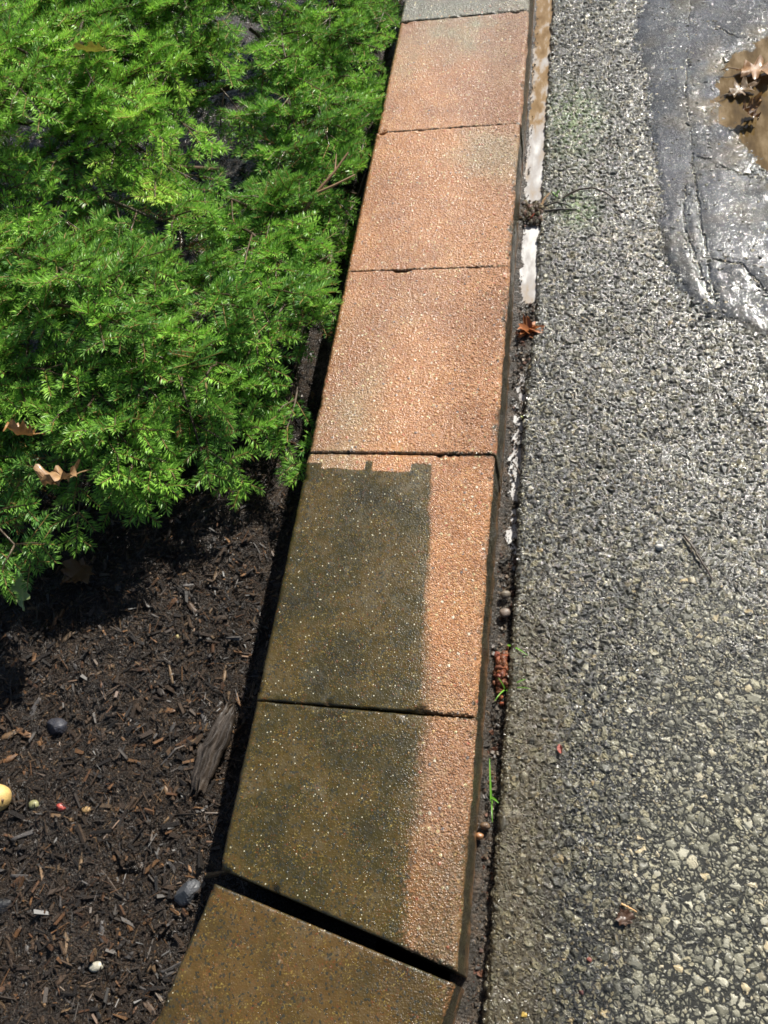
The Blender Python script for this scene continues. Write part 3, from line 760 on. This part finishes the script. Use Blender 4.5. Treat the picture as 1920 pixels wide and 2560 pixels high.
kerb_block([p - e2 * .415, p - e2 * .415 + e1 * .312, p + e1 * .312, p], 'turned brown kerb stone at the bottom of the picture, nearest of the row', M['kerb_red'], 41,
           dirt=lambda x, y, s, t: .95 - .5 * sstep(.93, 1.02, s + .16 * (fbm(x * 25, y * 25, 5) - .47)) - .25 * sstep(.5, .7, fbm(x * 20, y * 20, 66)), zoff=-.002, warm=.4)

# ------------------------------------------------------------------ spreading evergreen shrub
EDGE = [(-.95, .49), (-.80, .515), (-.725, .54), (-.64, .615), (-.518, .67), (-.404, .75), (-.33, .75), (-.375, .93), (-.37, 1.0), (-.355, 1.10),
        (-.375, 1.20), (-.36, 1.3), (-.365, 1.45), (-.345, 1.6), (-.325, 1.7), (-.375, 1.95), (-.38, 2.7), (-.38, 3.4), (-2.4, 3.4), (-2.4, .5)]
EDGE_LINE = EDGE[:18]
def inward(x, y):
    x = np.asarray(x, float); y = np.asarray(y, float)
    d = seg_dist(x, y, EDGE_LINE)
    return np.where(inside(x, y, EDGE), d, -d)
PITS = [(-.55, 1.50, .07, .06, .10), (-.47, 1.40, .05, .05, .07), (-.90, 1.19, .08, .05, .12), (-.69, 1.16, .07, .05, .11), (-.82, .98, .09, .04, .10),
        (-.84, .86, .10, .035, .07), (-.48, .94, .06, .04, .08)]
def canopy(x, y):
    d = np.maximum(inward(x, y), 0)
    pit = 0
    for px, py, rx, ry, dp in PITS:
        pit = pit + dp * np.exp(-((np.asarray(x) - px) / rx) ** 2 - ((np.asarray(y) - py) / ry) ** 2)
    return -pit + .085 + .33 * (1 - np.exp(-d / .33)) + .24 * (fbm(np.asarray(x) * 4.6, np.asarray(y) * 4.6, 70) - .47) * sstep(0, .3, d) * 2

SPLIT = 1.38
def make_shrub(loc, label):
    o = bpy.data.objects.new('evergreen_shrub', None); col.objects.link(o)
    o.location = loc
    return props(o, label, 'shrub', 'evergreen shrubs along the kerb')
shrub_near = make_shrub((-.95, 1.1, -.03), 'nearer low spreading evergreen shrub with a dead tan leaf caught in it')
shrub_far = make_shrub((-1.1, 2.1, -.03), 'farther spreading evergreen shrub beside the red kerb stones, yellow green at top left')

def needles_for(shoots):
    """shoots: arrays base(N,3) dir(N,3) up(N,3) len(N) tone(N) -> quads of single needles"""
    base, dr, up, Ln, tone = shoots
    K = np.clip((Ln / .00098).astype(int), 14, 80)
    idx = np.repeat(np.arange(len(Ln)), K)
    n = len(idx)
    start = np.repeat(np.cumsum(K) - K, K)
    t = (np.arange(n) - start + rng.uniform(-.3, .3, n)) / K[idx]
    t = np.clip(.04 + .96 * t, 0.02, 1)
    side = np.cross(dr, up)[idx]; u = up[idx]; d = dr[idx]
    phi = rng.uniform(-1, 1, n) * 2.15
    phi = np.where(rng.random(n) < .62, np.sign(phi) * rng.normal(1.25, .33, n), phi)     # mostly combed to the two sides
    th = np.radians(np.interp(t, [0, .6, .9, 1], [68, 60, 48, 22]) + rng.normal(0, 8, n))
    rad = np.cos(phi)[:, None] * u + np.sin(phi)[:, None] * side
    nd = np.cos(th)[:, None] * d + np.sin(th)[:, None] * rad
    nd[:, 2] += .10
    nd /= np.linalg.norm(nd, axis=1)[:, None]
    L = .0162 * np.interp(t, [0, .15, .8, 1], [.75, 1, 1, .72]) * rng.uniform(.8, 1.15, n)
    p0 = base[idx] + d * (t * Ln[idx])[:, None]
    wd = np.cross(nd, d); wl = np.linalg.norm(wd, axis=1)[:, None]
    wd = np.where(wl > .05, wd / np.maximum(wl, .05), side)
    roll = rng.normal(0, .38, n)
    flat = np.cross(wd, nd)
    wdir = np.cross(nd, wd) * np.cos(roll)[:, None] + wd * np.sin(roll)[:, None]
    w = rng.uniform(.00085, .00118, n)[:, None]
    cur = flat * (L * .08)[:, None] * 0 + np.array([0, 0, 1]) * (L * .06)[:, None]
    mid = p0 + nd * (L * .5)[:, None] + cur
    V = np.stack([p0, mid + wdir * w, p0 + nd * L[:, None], mid - wdir * w], 1).reshape(-1, 3)
    F = np.arange(n * 4).reshape(-1, 4)
    tn = tone[idx] + rng.normal(0, .10, n)
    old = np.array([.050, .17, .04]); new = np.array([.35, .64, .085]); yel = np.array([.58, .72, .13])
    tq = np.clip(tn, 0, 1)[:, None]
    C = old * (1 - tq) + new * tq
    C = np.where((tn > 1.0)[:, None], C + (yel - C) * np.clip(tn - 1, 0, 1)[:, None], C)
    dead = (rng.random(n) < .02) | ((tone[idx] < .12) & (rng.random(n) < .35))
    C[dead] = (.16, .09, .03)
    return V, F, np.repeat(C, 4, 0)

def make_bough(shrub, tip, hd, seed, length, tone0):
    """one spreading bough: woody axis, side twigs in a flat spray, needle-clad shoots"""
    rs = np.random.default_rng(seed)
    hd = np.array([math.cos(hd), math.sin(hd)])
    s = np.linspace(0, length, 14)
    sway = .035 * np.sin(s * 9 + rs.uniform(0, 6)) * (s / length)
    perp2 = np.array([-hd[1], hd[0]])
    ax = np.stack([tip[0] - hd[0] * s + perp2[0] * sway, tip[1] - hd[1] * s + perp2[1] * sway], -1)
    zc = canopy(ax[:, 0], ax[:, 1])
    z = tip[2] + .55 * (zc - zc[0]) - .05 * (s / length) ** 2 - .012 * np.exp(-s / .04)
    A = np.column_stack([ax, np.maximum(z, -.01)])
    wood, rad = Acc(), np.interp(s, [0, length], [.0009, .0045])
    v, f = tube(A[::-1], rad[::-1], 5)
    barkc = np.array([.085, .055, .028]); twc = np.array([.24, .15, .04])
    wood.add(v, f, barkc * .8)
    B, Dd, Up, Ln, Tn = [], [], [], [], []
    def shoot(b, d, up, L, tone):
        if (b + d * L)[0] > -.288: return                # the kerb is in the way
        B.append(b); Dd.append(d); Up.append(up); Ln.append(L); Tn.append(tone)
        v, f = tube([b, b + d * L * .5 , b + d * L * 1.0], [.0010, .0008, .0009], 4)
        wood.add(v, f, twc * rs.uniform(.8, 1.3))
    def frame(i):
        i = min(max(i, 0), len(A) - 2)
        fwd = A[i] - A[i + 1]; fwd /= np.linalg.norm(fwd)
        side = np.array([perp2[0], perp2[1], 0.0]); up = np.cross(fwd, side); up *= np.sign(up[2]); up /= np.linalg.norm(up)
        return fwd, side, up
    roll = rs.normal(0, .25)
    # terminal shoot
    fwd, side, up = frame(0)
    shoot(A[0] - fwd * .045, fwd, up, .05, tone0 + .1)
    q = .018; k = 0
    while q < length * .86:
        i = np.searchsorted(s, q) - 1
        fr = (q - s[i]) / (s[i + 1] - s[i]); P = A[i] * (1 - fr) + A[i + 1] * fr
        fwd, side, up = frame(i)
        for sg in (-1, 1):
            if rs.random() < .10: continue
            a = math.radians(rs.normal(48, 13))
            sd = side * math.cos(roll) + up * math.sin(roll)
            d = fwd * math.cos(a) + sd * sg * math.sin(a) + up * rs.normal(.03, .22)
            d /= np.linalg.norm(d)
            Lt = min(.035 + .42 * q, .135) * rs.uniform(.65, 1.15)
            inner = q / length
            if Lt < .06:
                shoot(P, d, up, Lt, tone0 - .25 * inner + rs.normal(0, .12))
            else:
                # a side twig carrying its own shoots
                Pe = P + d * Lt + np.array([0, 0, -.010 * rs.random()])
                if Pe[0] > -.30: continue
                v, f = tube([P, P + d * Lt * .5 + up * .003, Pe], [.0018, .0013, .0009], 4)
                wood.add(v, f, barkc)
                dd = (Pe - P) / np.linalg.norm(Pe - P)
                sl = min(Lt * .75, .055)
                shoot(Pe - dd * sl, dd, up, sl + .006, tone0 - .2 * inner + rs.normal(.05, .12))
                sd2 = np.cross(up, dd)
                r = .018
                while r < Lt - .012:
                    for sg2 in (-1, 1):
                        if rs.random() < .16: continue
                        a2 = math.radians(rs.normal(52, 10))
                        d2 = dd * math.cos(a2) + sd2 * sg2 * math.sin(a2) + up * rs.normal(.08, .28)
                        d2 /= np.linalg.norm(d2)
                        L2 = min(.030 + .45 * r, .058) * rs.uniform(.65, 1.2)
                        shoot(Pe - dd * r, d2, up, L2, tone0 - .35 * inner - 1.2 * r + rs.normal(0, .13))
                    r += rs.uniform(.024, .034)
        q += rs.uniform(.030, .042)
    o = wood.obj('bough', M['wood'], shrub)
    o.location = -np.array(shrub.location)
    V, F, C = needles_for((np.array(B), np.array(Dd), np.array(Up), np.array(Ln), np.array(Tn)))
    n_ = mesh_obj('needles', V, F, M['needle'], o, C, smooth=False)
    return len(F)

# where the tips stand: a row along the rim, then fill inwards, and some low boughs below
tips = []
EL = np.array(EDGE_LINE); cum = np.concatenate([[0], np.cumsum(np.linalg.norm(np.diff(EL, axis=0), axis=1))])
def out_dir(x, y):
    e = .02
    gx = inward(x + e, y) - inward(x - e, y); gy = inward(x, y + e) - inward(x, y - e)
    return np.array([-float(gx), -float(gy)])
q = .0
while q < cum[-1] - .75:
    x, y = np.interp(q, cum, EL[:, 0]), np.interp(q, cum, EL[:, 1])
    tips.append((x + random.gauss(0, .012), y + random.gauss(0, .012), random.choice([.05, .08, .10, .125]), .36))
    q += random.uniform(.075, .105)
pts = [(a, b) for a, b, _, _ in tips]
EXTRA = [(-.60, 1.74, .24, .36), (-.52, 1.82, .22, .34), (-.70, 1.80, .28, .36), (-.58, 1.62, .25, .34), (-.66, 1.66, .30, .34), (-.48, 1.68, .2, .32),
         (-1.02, 1.70, .38, .36), (-.94, 1.60, .36, .34), (-.86, 1.5, .34, .34), (-.57, .665, .11, .34), (-.47, .715, .10, .33)]
def fill(limit, y0, y1, x0, sp0):
    k = 0; tries = 0
    while k < limit and tries < 40000:
        tries += 1
        x, y = random.uniform(x0, -.34), random.uniform(y0, y1)
        d = float(inward(x, y))
        if d < .045 or y - 1.95 > (x + 1.1) * .75: continue
        if min((x - a) ** 2 + (y - b) ** 2 for a, b in pts) < sp0 * sp0: continue
        if any(((x - px) / rx) ** 2 + ((y - py) / ry) ** 2 < .8 for px, py, rx, ry, dp in PITS): continue   # hollows between the boughs
        pts.append((x, y)); k += 1
        tips.append((x, y, float(canopy(x, y)) - random.choice([0, 0, .03, .09]), .34))
near0 = sum(1 for t_ in tips if t_[1] < SPLIT)
fill(99 - near0, .5, SPLIT, -1.12, .074)
fill(99 - (len(tips) - 99 if len(tips) > 99 else 0), SPLIT, 2.5, -1.32, .079)
tips[:0] = EXTRA
cnt = {0: 0, 1: 0}; total = 0
for i, (x, y, z, L) in enumerate(tips):
    w_ = 0 if y < SPLIT else 1
    if cnt[w_] >= 99: continue
    cnt[w_] += 1
    d = out_dir(x, y)
    d = d / (np.linalg.norm(d) + 1e-6) * .8 + np.array([.45, -.75])
    h = math.atan2(d[1], d[0]) + random.gauss(0, .45)
    if x > -.5: h = -1.35 + random.gauss(0, .3)
    total += make_bough((shrub_near, shrub_far)[w_], (x, y, z), h, 500 + i, L * random.uniform(.85, 1.15), random.uniform(.35, .95) + (.65 if (y > 1.05 and x < -.58) else .12) * random.random())
print('boughs', cnt, 'needles', total)

def branch_part(name, paths, c, parent=None, label=None):
    acc = Acc()
    for P, r in paths:
        v, f = tube(P, np.linspace(r, r * .45, len(P)), 6); acc.add(v, f, c)
    o = acc.obj(name, M['wood'], parent)
    if parent: o.location = -np.array(parent.location)
    if label: o['label'] = label
    return o
branch_part('bare_branch', [([(-.42, 1.33, .12), (-.385, 1.36, .15), (-.35, 1.405, .165), (-.325, 1.44, .18)], .0042), ([(-.385, 1.36, .15), (-.345, 1.37, .16), (-.31, 1.40, .158)], .003),
                           ([(-.35, 1.405, .165), (-.35, 1.44, .178)], .002)], (.26, .15, .075), shrub_far, 'bare tan forked branch sticking out beside the kerb')
for P in ([(-.99, 1.52, .05), (-.8, 1.3, .12), (-.6, 1.1, .10)], [(-1.1, 1.6, .0), (-.8, 1.75, .12), (-.55, 1.8, .14)], [(-1.15, 1.7, -.03), (-.95, 1.2, .06), (-.75, .9, .08)], [(-1.15, 1.7, -.03), (-.85, 1.5, .14), (-.6, 1.45, .15)]):
    branch_part('main_stem', [(P, .012)], (.10, .06, .035), shrub_near if P[0][1] < 1.55 else shrub_far)

# ------------------------------------------------------------------ leaves
def leaf_obj(name, outline, size, loc, rot, c, label, cat, curl=.3, fold=.25, seed=0, stem=.5, mat='leaf', group=None, crumple=.15):
    """outline in unit coordinates (base at 0,0, tip at 0,1); rings towards the midrib so the blade can curl"""
    out = np.array(outline, float)
    dens = []
    for a, b in zip(out, np.roll(out, -1, 0)):
        for k in range(3): dens.append(a + (b - a) * k / 3)
    out = np.array(dens); n = len(out)
    mid = np.column_stack([np.zeros(n), out[:, 1] * .85 + .05])
    V, Cc = [], []
    rings = [1, .75, .5, .25, .0]
    for r in rings:
        p = mid * (1 - r) + out * r
        V.append(p)
    p = np.concatenate(V)
    rr = np.repeat(rings, n)
    x, y = p[:, 0], p[:, 1]
    z = fold * np.abs(x) + curl * (y - .4) ** 2 + crumple * (fbm(x * 3.5 + seed, y * 3.5 + seed, seed) - .47) + crumple * .5 * rr ** 3 * np.sin(np.arctan2(x, y - .4) * 7 + seed)
    P = np.column_stack([x, y, z]) * size
    F = []
    for k in range(len(rings) - 1):
        for i in range(n):
            j = (i + 1) % n
            F.append((k * n + i, k * n + j, (k + 1) * n + j, (k + 1) * n + i))
    vein = np.abs(np.sin(np.arctan2(x, y - .05) * 6))
    tint = np.array(c)[None] * (.75 + .35 * fbm(x * 5 + seed, y * 5, seed + 2) + .25 * (vein < .15))[:, None]
    o = mesh_obj(name, P, np.array(F), M[mat], cols=tint)
    if stem:
        v, f = tube(np.array([(0, .06, .01), (.02, -stem * .5, .05), (.06, -stem, .02)]) * size, [.0012, .001, .0014], 5)
        st = mesh_obj('leaf_stalk', v, f, M['wood'], o, np.broadcast_to(np.array(c) * .6, (len(v), 3)))
    o.location = loc; o.rotation_euler = rot
    props(o, label, cat, group)
    return o
MAPLE = [(0, 0), (.22, -.05), (.30, .12), (.52, .10), (.46, .28), (.60, .48), (.36, .52), (.34, .74), (.16, .68), (0, 1), (-.16, .68), (-.34, .74), (-.36, .52), (-.60, .48), (-.46, .28), (-.52, .10), (-.30, .12), (-.22, -.05)]
OAK = [(0, 0), (.08, .12), (.24, .14), (.12, .28), (.34, .38), (.30, .46), (.14, .48), (.36, .66), (.28, .72), (.12, .68), (.10, .88), (0, 1), (-.10, .88), (-.12, .68), (-.28, .72), (-.36, .66), (-.14, .48), (-.30, .46), (-.34, .38), (-.12, .28), (-.24, .14), (-.08, .12)]
OVAL = [(0, 0), (.14, .12), (.24, .32), (.27, .52), (.19, .75), (.07, .92), (0, 1), (-.07, .92), (-.19, .75), (-.27, .52), (-.24, .32), (-.14, .12)]
TOOTH = [(0, 0), (.2, .05), (.26, .2), (.38, .22), (.33, .38), (.42, .45), (.28, .55), (.30, .68), (.14, .74), (.10, .9), (0, 1.05), (-.10, .9), (-.14, .74), (-.30, .68), (-.28, .55), (-.42, .45), (-.33, .38), (-.38, .22), (-.26, .2), (-.2, .05)]
leaf_obj('dry_leaf', MAPLE, .062, (-.635, .640, .215), (.75, .15, math.radians(180)), (.36, .215, .10), 'large curled tan dead leaf caught in the lower left of the shrub', 'leaf', .5, .5, 3, .9, crumple=.35)
leaf_obj('curled_leaf', OVAL, .05, (-.715, .715, .225), (.9, .6, math.radians(160)), (.42, .21, .07), 'small rolled orange brown leaf left of the large dead leaf in the shrub', 'leaf', .6, 1.1, 5, .3, crumple=.3)
leaf_obj('brown_leaf', MAPLE, .055, (-.70, .60, .0), (.3, -.2, 2.6), (.14, .075, .035), 'dark brown dead leaf lying in the shade under the shrub edge', 'leaf', .3, .3, 8, .4)
leaf_obj('yellow_leaf', OVAL, .06, (-.72, 1.42, .43), (.5, .5, math.radians(150)), (.40, .36, .06), 'yellow green and brown leaf caught high in the shrub', 'leaf', .4, .5, 9, .3)
leaf_obj('serrated_leaf', TOOTH, .062, (-.765, .545, .075), (-.75, .3, math.radians(170)), (.34, .42, .17), 'pale green toothed leaf hanging at the left edge below the shrub', 'leaf', .3, .3, 11, .3, mat='green')
leaf_obj('weed_leaf', TOOTH, .055, (-.318, 1.045, .03), (.35, .25, math.radians(-20)), (.06, .17, .02), 'dark green weed leaf in the shade between shrub and kerb', 'leaf', .2, .2, 12, .4, mat='green')
leaf_obj('oak_leaf', OAK, .115, (.455, 1.885, .010), (.06, -.05, math.radians(-105)), (.30, .15, .05), 'orange brown oak leaf lying in the muddy puddle', 'leaf', .1, .12, 13, .25, crumple=.10)
leaf_obj('sodden_leaf', OAK, .075, (.43, 1.80, .007), (.1, .1, math.radians(-70)), (.16, .10, .04), 'wet dark oak leaf on the puddle edge below the orange one', 'leaf', .1, .15, 14, .2, crumple=.12)
for k, (x, y, z, s, r, c, lb) in enumerate([
        (.487, 1.70, .012, .05, 1.2, (.10, .05, .02), 'crumpled blackish leaf scrap at the right edge below the puddle'),
        (.468, 1.725, .012, .045, -.5, (.28, .15, .05), 'torn light brown leaf scrap at the right edge beside the blackish one')]):
    leaf_obj('leaf_scrap', OVAL, s, (x, y, z), (.4, .3, r), c, lb, 'leaf scrap', .4, .5, 20 + k, 0, crumple=.3)

# rusty cluster of dried leaves in the gutter: one dried seed head of many bracts
def dried_cluster(name, loc, n, L, c, label, cat, seed, spread=1.0):
    rs = np.random.default_rng(seed)
    root = bpy.data.objects.new(name, None); col.objects.link(root); root.location = loc
    props(root, label, cat)
    for k in range(n):
        h = rs.uniform(0, 2 * np.pi); e = rs.uniform(.05, .9)
        d = np.array([math.cos(h) * math.cos(e), math.sin(h) * math.cos(e), math.sin(e)])
        s_ = np.cross(d, [0, 0, 1]); s_ /= np.linalg.norm(s_); u_ = np.cross(s_, d)
        l = L * rs.uniform(.6, 1.15); w = l * rs.uniform(.12, .26)
        t = np.linspace(0, 1, 6); W = w * np.sin(np.pi * (t * .86 + .12)) ** .8
        ctr = d[None] * (t * l)[:, None] - np.array([0, 0, 1])[None] * (t ** 2 * l * rs.uniform(-.1, .5))[:, None]
        V = np.concatenate([ctr + s_ * W[:, None] + u_ * (W * .5)[:, None], ctr, ctr - s_ * W[:, None] + u_ * (W * .5)[:, None]])
        F = np.concatenate([grid_faces(3, 6)])
        cc = np.array(c) * rs.uniform(.5, 1.35)
        mesh_obj('bract', V + np.array([rs.normal(0, .004), rs.normal(0, .006), 0]) * spread, F, M['leaf'], root, np.broadcast_to(cc, (len(V), 3)))
    return root
dried_cluster('dried_seed_head', (.034, 1.132, -.004), 26, .032, (.42, .13, .025), 'rusty orange dried seed head lying in the gutter', 'seed head', 2)

# reddish brown crumbly growth with grass
def crumb_patch(name, loc, n, spread, c, label, cat, seed, size=.004):
    rs = np.random.default_rng(seed); acc = Acc()
    for k in range(n):
        p = np.array([rs.normal(0, spread[0]), rs.normal(0, spread[1]), 0]); r = size * rs.uniform(.5, 1.5)
        p[2] = max(0, .006 - (p[0] ** 2 / spread[0] + p[1] ** 2 / spread[1]) * .12) * rs.uniform(.2, 1.4)
        nu, nv = 7, 5
        T, P = np.meshgrid(np.linspace(0, 2 * np.pi, nu), np.linspace(.05, np.pi - .05, nv))
        d = np.stack([np.sin(P) * np.cos(T), np.sin(P) * np.sin(T), np.cos(P)], -1) * r * (1 + .35 * rs.normal(0, .5, (nv, nu, 1)))
        d[:, -1] = d[:, 0]
        acc.add(d.reshape(-1, 3) * np.array([1, rs.uniform(.7, 1.6), .8]) + p, grid_faces(nv, nu), np.array(c) * rs.uniform(.45, 1.4) * np.array([1, rs.uniform(.7, 1.3), 1]))
    o = acc.obj(name, M['chip']); o.location = loc
    props(o, label, cat); return o
crumb_patch('rotting_clump', (.024, .457, -.012), 110, (.006, .016), (.22, .06, .02), 'crumbly red brown rotting clump in the gutter among grass blades', 'debris clump', 4)
crumb_patch('debris_clump', (.036, 1.460, -.002), 190, (.013, .016), (.10, .065, .03), 'tangled clump of wet leaf crumbs blocking the gutter', 'debris clump', 5, .005)

def blades(name, loc, specs, c, label):
    root = bpy.data.objects.new(name, None); col.objects.link(root); root.location = loc
    props(root, label, 'grass')
    for (bx, by, tx, ty, h, w) in specs:
        t = np.linspace(0, 1, 8)
        P = np.column_stack([bx + (tx - bx) * t, by + (ty - by) * t, h * np.sin(np.pi * t * .62) + .001])
        d = np.array([tx - bx, ty - by]); d /= np.linalg.norm(d) + 1e-9; s_ = np.array([-d[1], d[0], .25])
        W = w * np.clip(1.15 - t, .12, 1) ** .7 * .5
        V = np.concatenate([P + s_ * W[:, None], P - np.array([0, 0, .0006]), P - s_ * W[:, None]])
        mesh_obj('grass_blade', V, grid_faces(3, 8), M['green'], root, np.broadcast_to(np.array(c) * random.uniform(.8, 1.25), (len(V), 3)))
    return root
G = (.14, .34, .035)
blades('grass_sprig', (.028, .501, -.010), [(0, 0, .031, -.021, .016, .0030), (.012, -.006, .028, -.024, .012, .002)], G, 'two flat green grass blades lying from gutter onto asphalt')
blades('grass_tuft', (.030, .432, -.010), [(-.002, .0, -.012, .012, .012, .0022), (-.003, -.002, -.015, -.024, .012, .0022), (.002, 0, .028, .012, .014, .0025), (.003, 0, .036, -.004, .018, .0022), (0, -.002, .012, -.014, .008, .002)], G,
       'small tuft of bright grass beside the red brown clump')
blades('grass_shoot', (.018, .27, -.010), [(0, 0, -.005, .055, .012, .003), (.001, 0, .004, -.03, .010, .0025), (0, .005, .011, -.004, .012, .0035)], G, 'upright thin green grass shoot in the gutter beside the wedge stone')
blades('clover_sprout', (.036, .925, -.008), [(0, 0, .008, .006, .006, .006), (0, 0, -.008, .004, .006, .006), (0, 0, .001, -.010, .006, .006), (0, 0, .012, -.005, .005, .005)], (.26, .30, .04), 'tiny yellow green sprout in the gutter')
blades('moss_sprig', (.075, 1.505, .002), [(0, 0, .008, .008, .005, .005), (0, 0, -.009, .005, .005, .005), (0, 0, .004, -.010, .004, .005)], (.13, .26, .05), 'little green moss sprig on asphalt above the debris clump')

def twig(name, paths, c, label, cat='twig', group=None):
    acc = Acc()
    for P, r in paths:
        P = np.array(P, float); t = np.linspace(0, len(P) - 1, len(P) * 4)
        Q = np.column_stack([np.interp(t, np.arange(len(P)), P[:, k]) for k in range(3)])
        Q[:, :2] += (np.array([[random.gauss(0, 1), random.gauss(0, 1)] for _ in Q]) * r * .25)
        v, f = tube(Q, np.linspace(r, r * .55, len(Q)) * np.array([random.uniform(.85, 1.15) for _ in Q]), 6); acc.add(v, f, c)
    o = acc.obj(name, M['wood']); props(o, label, cat, group); return o
twig('twig', [([(.289, .692, .006), (.300, .672, .008), (.309, .652, .007), (.318, .634, .007), (.326, .616, .006)], .0020), ([(.300, .672, .008), (.297, .660, .007)], .0011)], (.05, .032, .02), 'thin dark twig lying alone on the asphalt at the right')
twig('arched_stalk', [([(.088, 1.490, .006), (.115, 1.503, .014), (.150, 1.503, .018), (.175, 1.494, .012), (.196, 1.480, .004)], .0021)], (.045, .022, .014), 'long arched dark stalk reaching from the debris clump over the asphalt')
twig('black_twig', [([(.050, 1.470, .004), (.078, 1.474, .010), (.098, 1.466, .010), (.112, 1.458, .004)], .0018)], (.02, .013, .01), 'short curved black twig just below the arched stalk')
twig('straight_black_twig', [([(.052, 1.456, .004), (.085, 1.455, .007), (.118, 1.456, .004)], .0022)], (.018, .012, .009), 'straight black twig lowest of those at the debris clump')
twig('tan_stick', [([(.040, 1.462, .002), (.052, 1.482, .012), (.062, 1.496, .016)], .0028)], (.42, .25, .12), 'pale tan stick standing out of the debris clump')
twig('red_stalk', [([(.018, 1.446, -.004), (.026, 1.436, .004), (.034, 1.444, .008)], .0024)], (.32, .06, .025), 'short red bent stalk at the kerb side of the debris clump')
twig('pale_root', [([(.036, .085, -.008), (.030, .06, -.004), (.034, .038, -.004), (.027, .010, -.006), (.030, -.02, -.008)], .0011)], (.36, .22, .08), 'thin pale root trailing along the gutter at the bottom')
twig('short_twig', [([(.020, .835, -.008), (.030, .815, -.004), (.036, .795, -.006)], .0014)], (.05, .03, .02), 'small dark twig across the gutter water below the sprout')
twig('wood_sliver_dry', [([(.188, .157, .006), (.198, .153, .007), (.206, .150, .006)], .0016)], (.52, .30, .12), 'bright tan sliver of wood on the lower asphalt', 'wood sliver')

lump('grey_pebble', .020, .583, -.006, .0088, (.7, .7), M['stone'], (.16, .13, .09), 'smooth grey brown pebble in the gutter, farther of the two', 'pebble', seed=21, rot=.4)
lump('round_pebble', .021, .552, -.006, .0084, (.95, .8), M['stone'], (.17, .13, .10), 'round brown pebble in the gutter, nearer of the two', 'pebble', seed=22)
lump('brown_pebble', .012, .236, -.006, .0075, (.7, .7), M['stone'], (.12, .07, .035), 'brown pebble against the wedge kerb stone in the gutter', 'pebble', seed=23)
lump('orange_pebble', .005, .222, -.006, .006, (.8, .8), M['stone'], (.28, .13, .05), 'small orange pebble beside the brown one at the kerb foot', 'pebble', seed=24)
lump('white_pebble', .253, .671, .004, .0075, (.75, .7), M['stone'], (.55, .52, .46), 'white pebble bedded in asphalt left of the lone twig', 'pebble', seed=25, ang=1)
lump('red_pebble', .150, .090, .002, .0042, (.8, .7), M['stone'], (.20, .06, .04), 'reddish pebble in the lower asphalt', 'pebble', seed=26, ang=1)
lump('maroon_pebble', .140, .054, .003, .0043, (.8, .8), M['stone'], (.07, .02, .018), 'dark maroon pebble near the bottom of the asphalt', 'pebble', seed=27, ang=1)
lump('amber_pebble', .073, .022, .003, .0042, (.9, .8), M['stone'], (.45, .30, .06), 'amber yellow pebble at the bottom beside the gutter', 'pebble', seed=28, ang=1)
leaf_obj('red_petal', OVAL, .015, (.108, .352, .005), (.2, .4, math.radians(-165)), (.34, .06, .04), 'small curled red petal on the asphalt beside the gutter', 'petal', .4, .6, 31, 0)
leaf_obj('leaf_fragment', MAPLE, .022, (.196, .135, .004), (.1, .1, .5), (.06, .035, .022), 'dark wet leaf fragment under the tan sliver on the asphalt', 'leaf fragment', .2, .2, 32, 0)
for k, (x, y, lb) in enumerate([(.33, 1.185, 'black tar crumb on the sealed patch, left of the three'), (.356, 1.158, 'black tar crumb on the sealed patch, right of the three'), (.342, 1.150, 'smallest black tar crumb on the sealed patch')]):
    lump('tar_crumb', x, y, .0075, (.006, .0065, .004)[k], (.8, .5), M['chip'], (.008, .008, .008), lb, 'tar crumb', 'tar crumbs on the patch', rough=.35, seed=40 + k, ang=1)
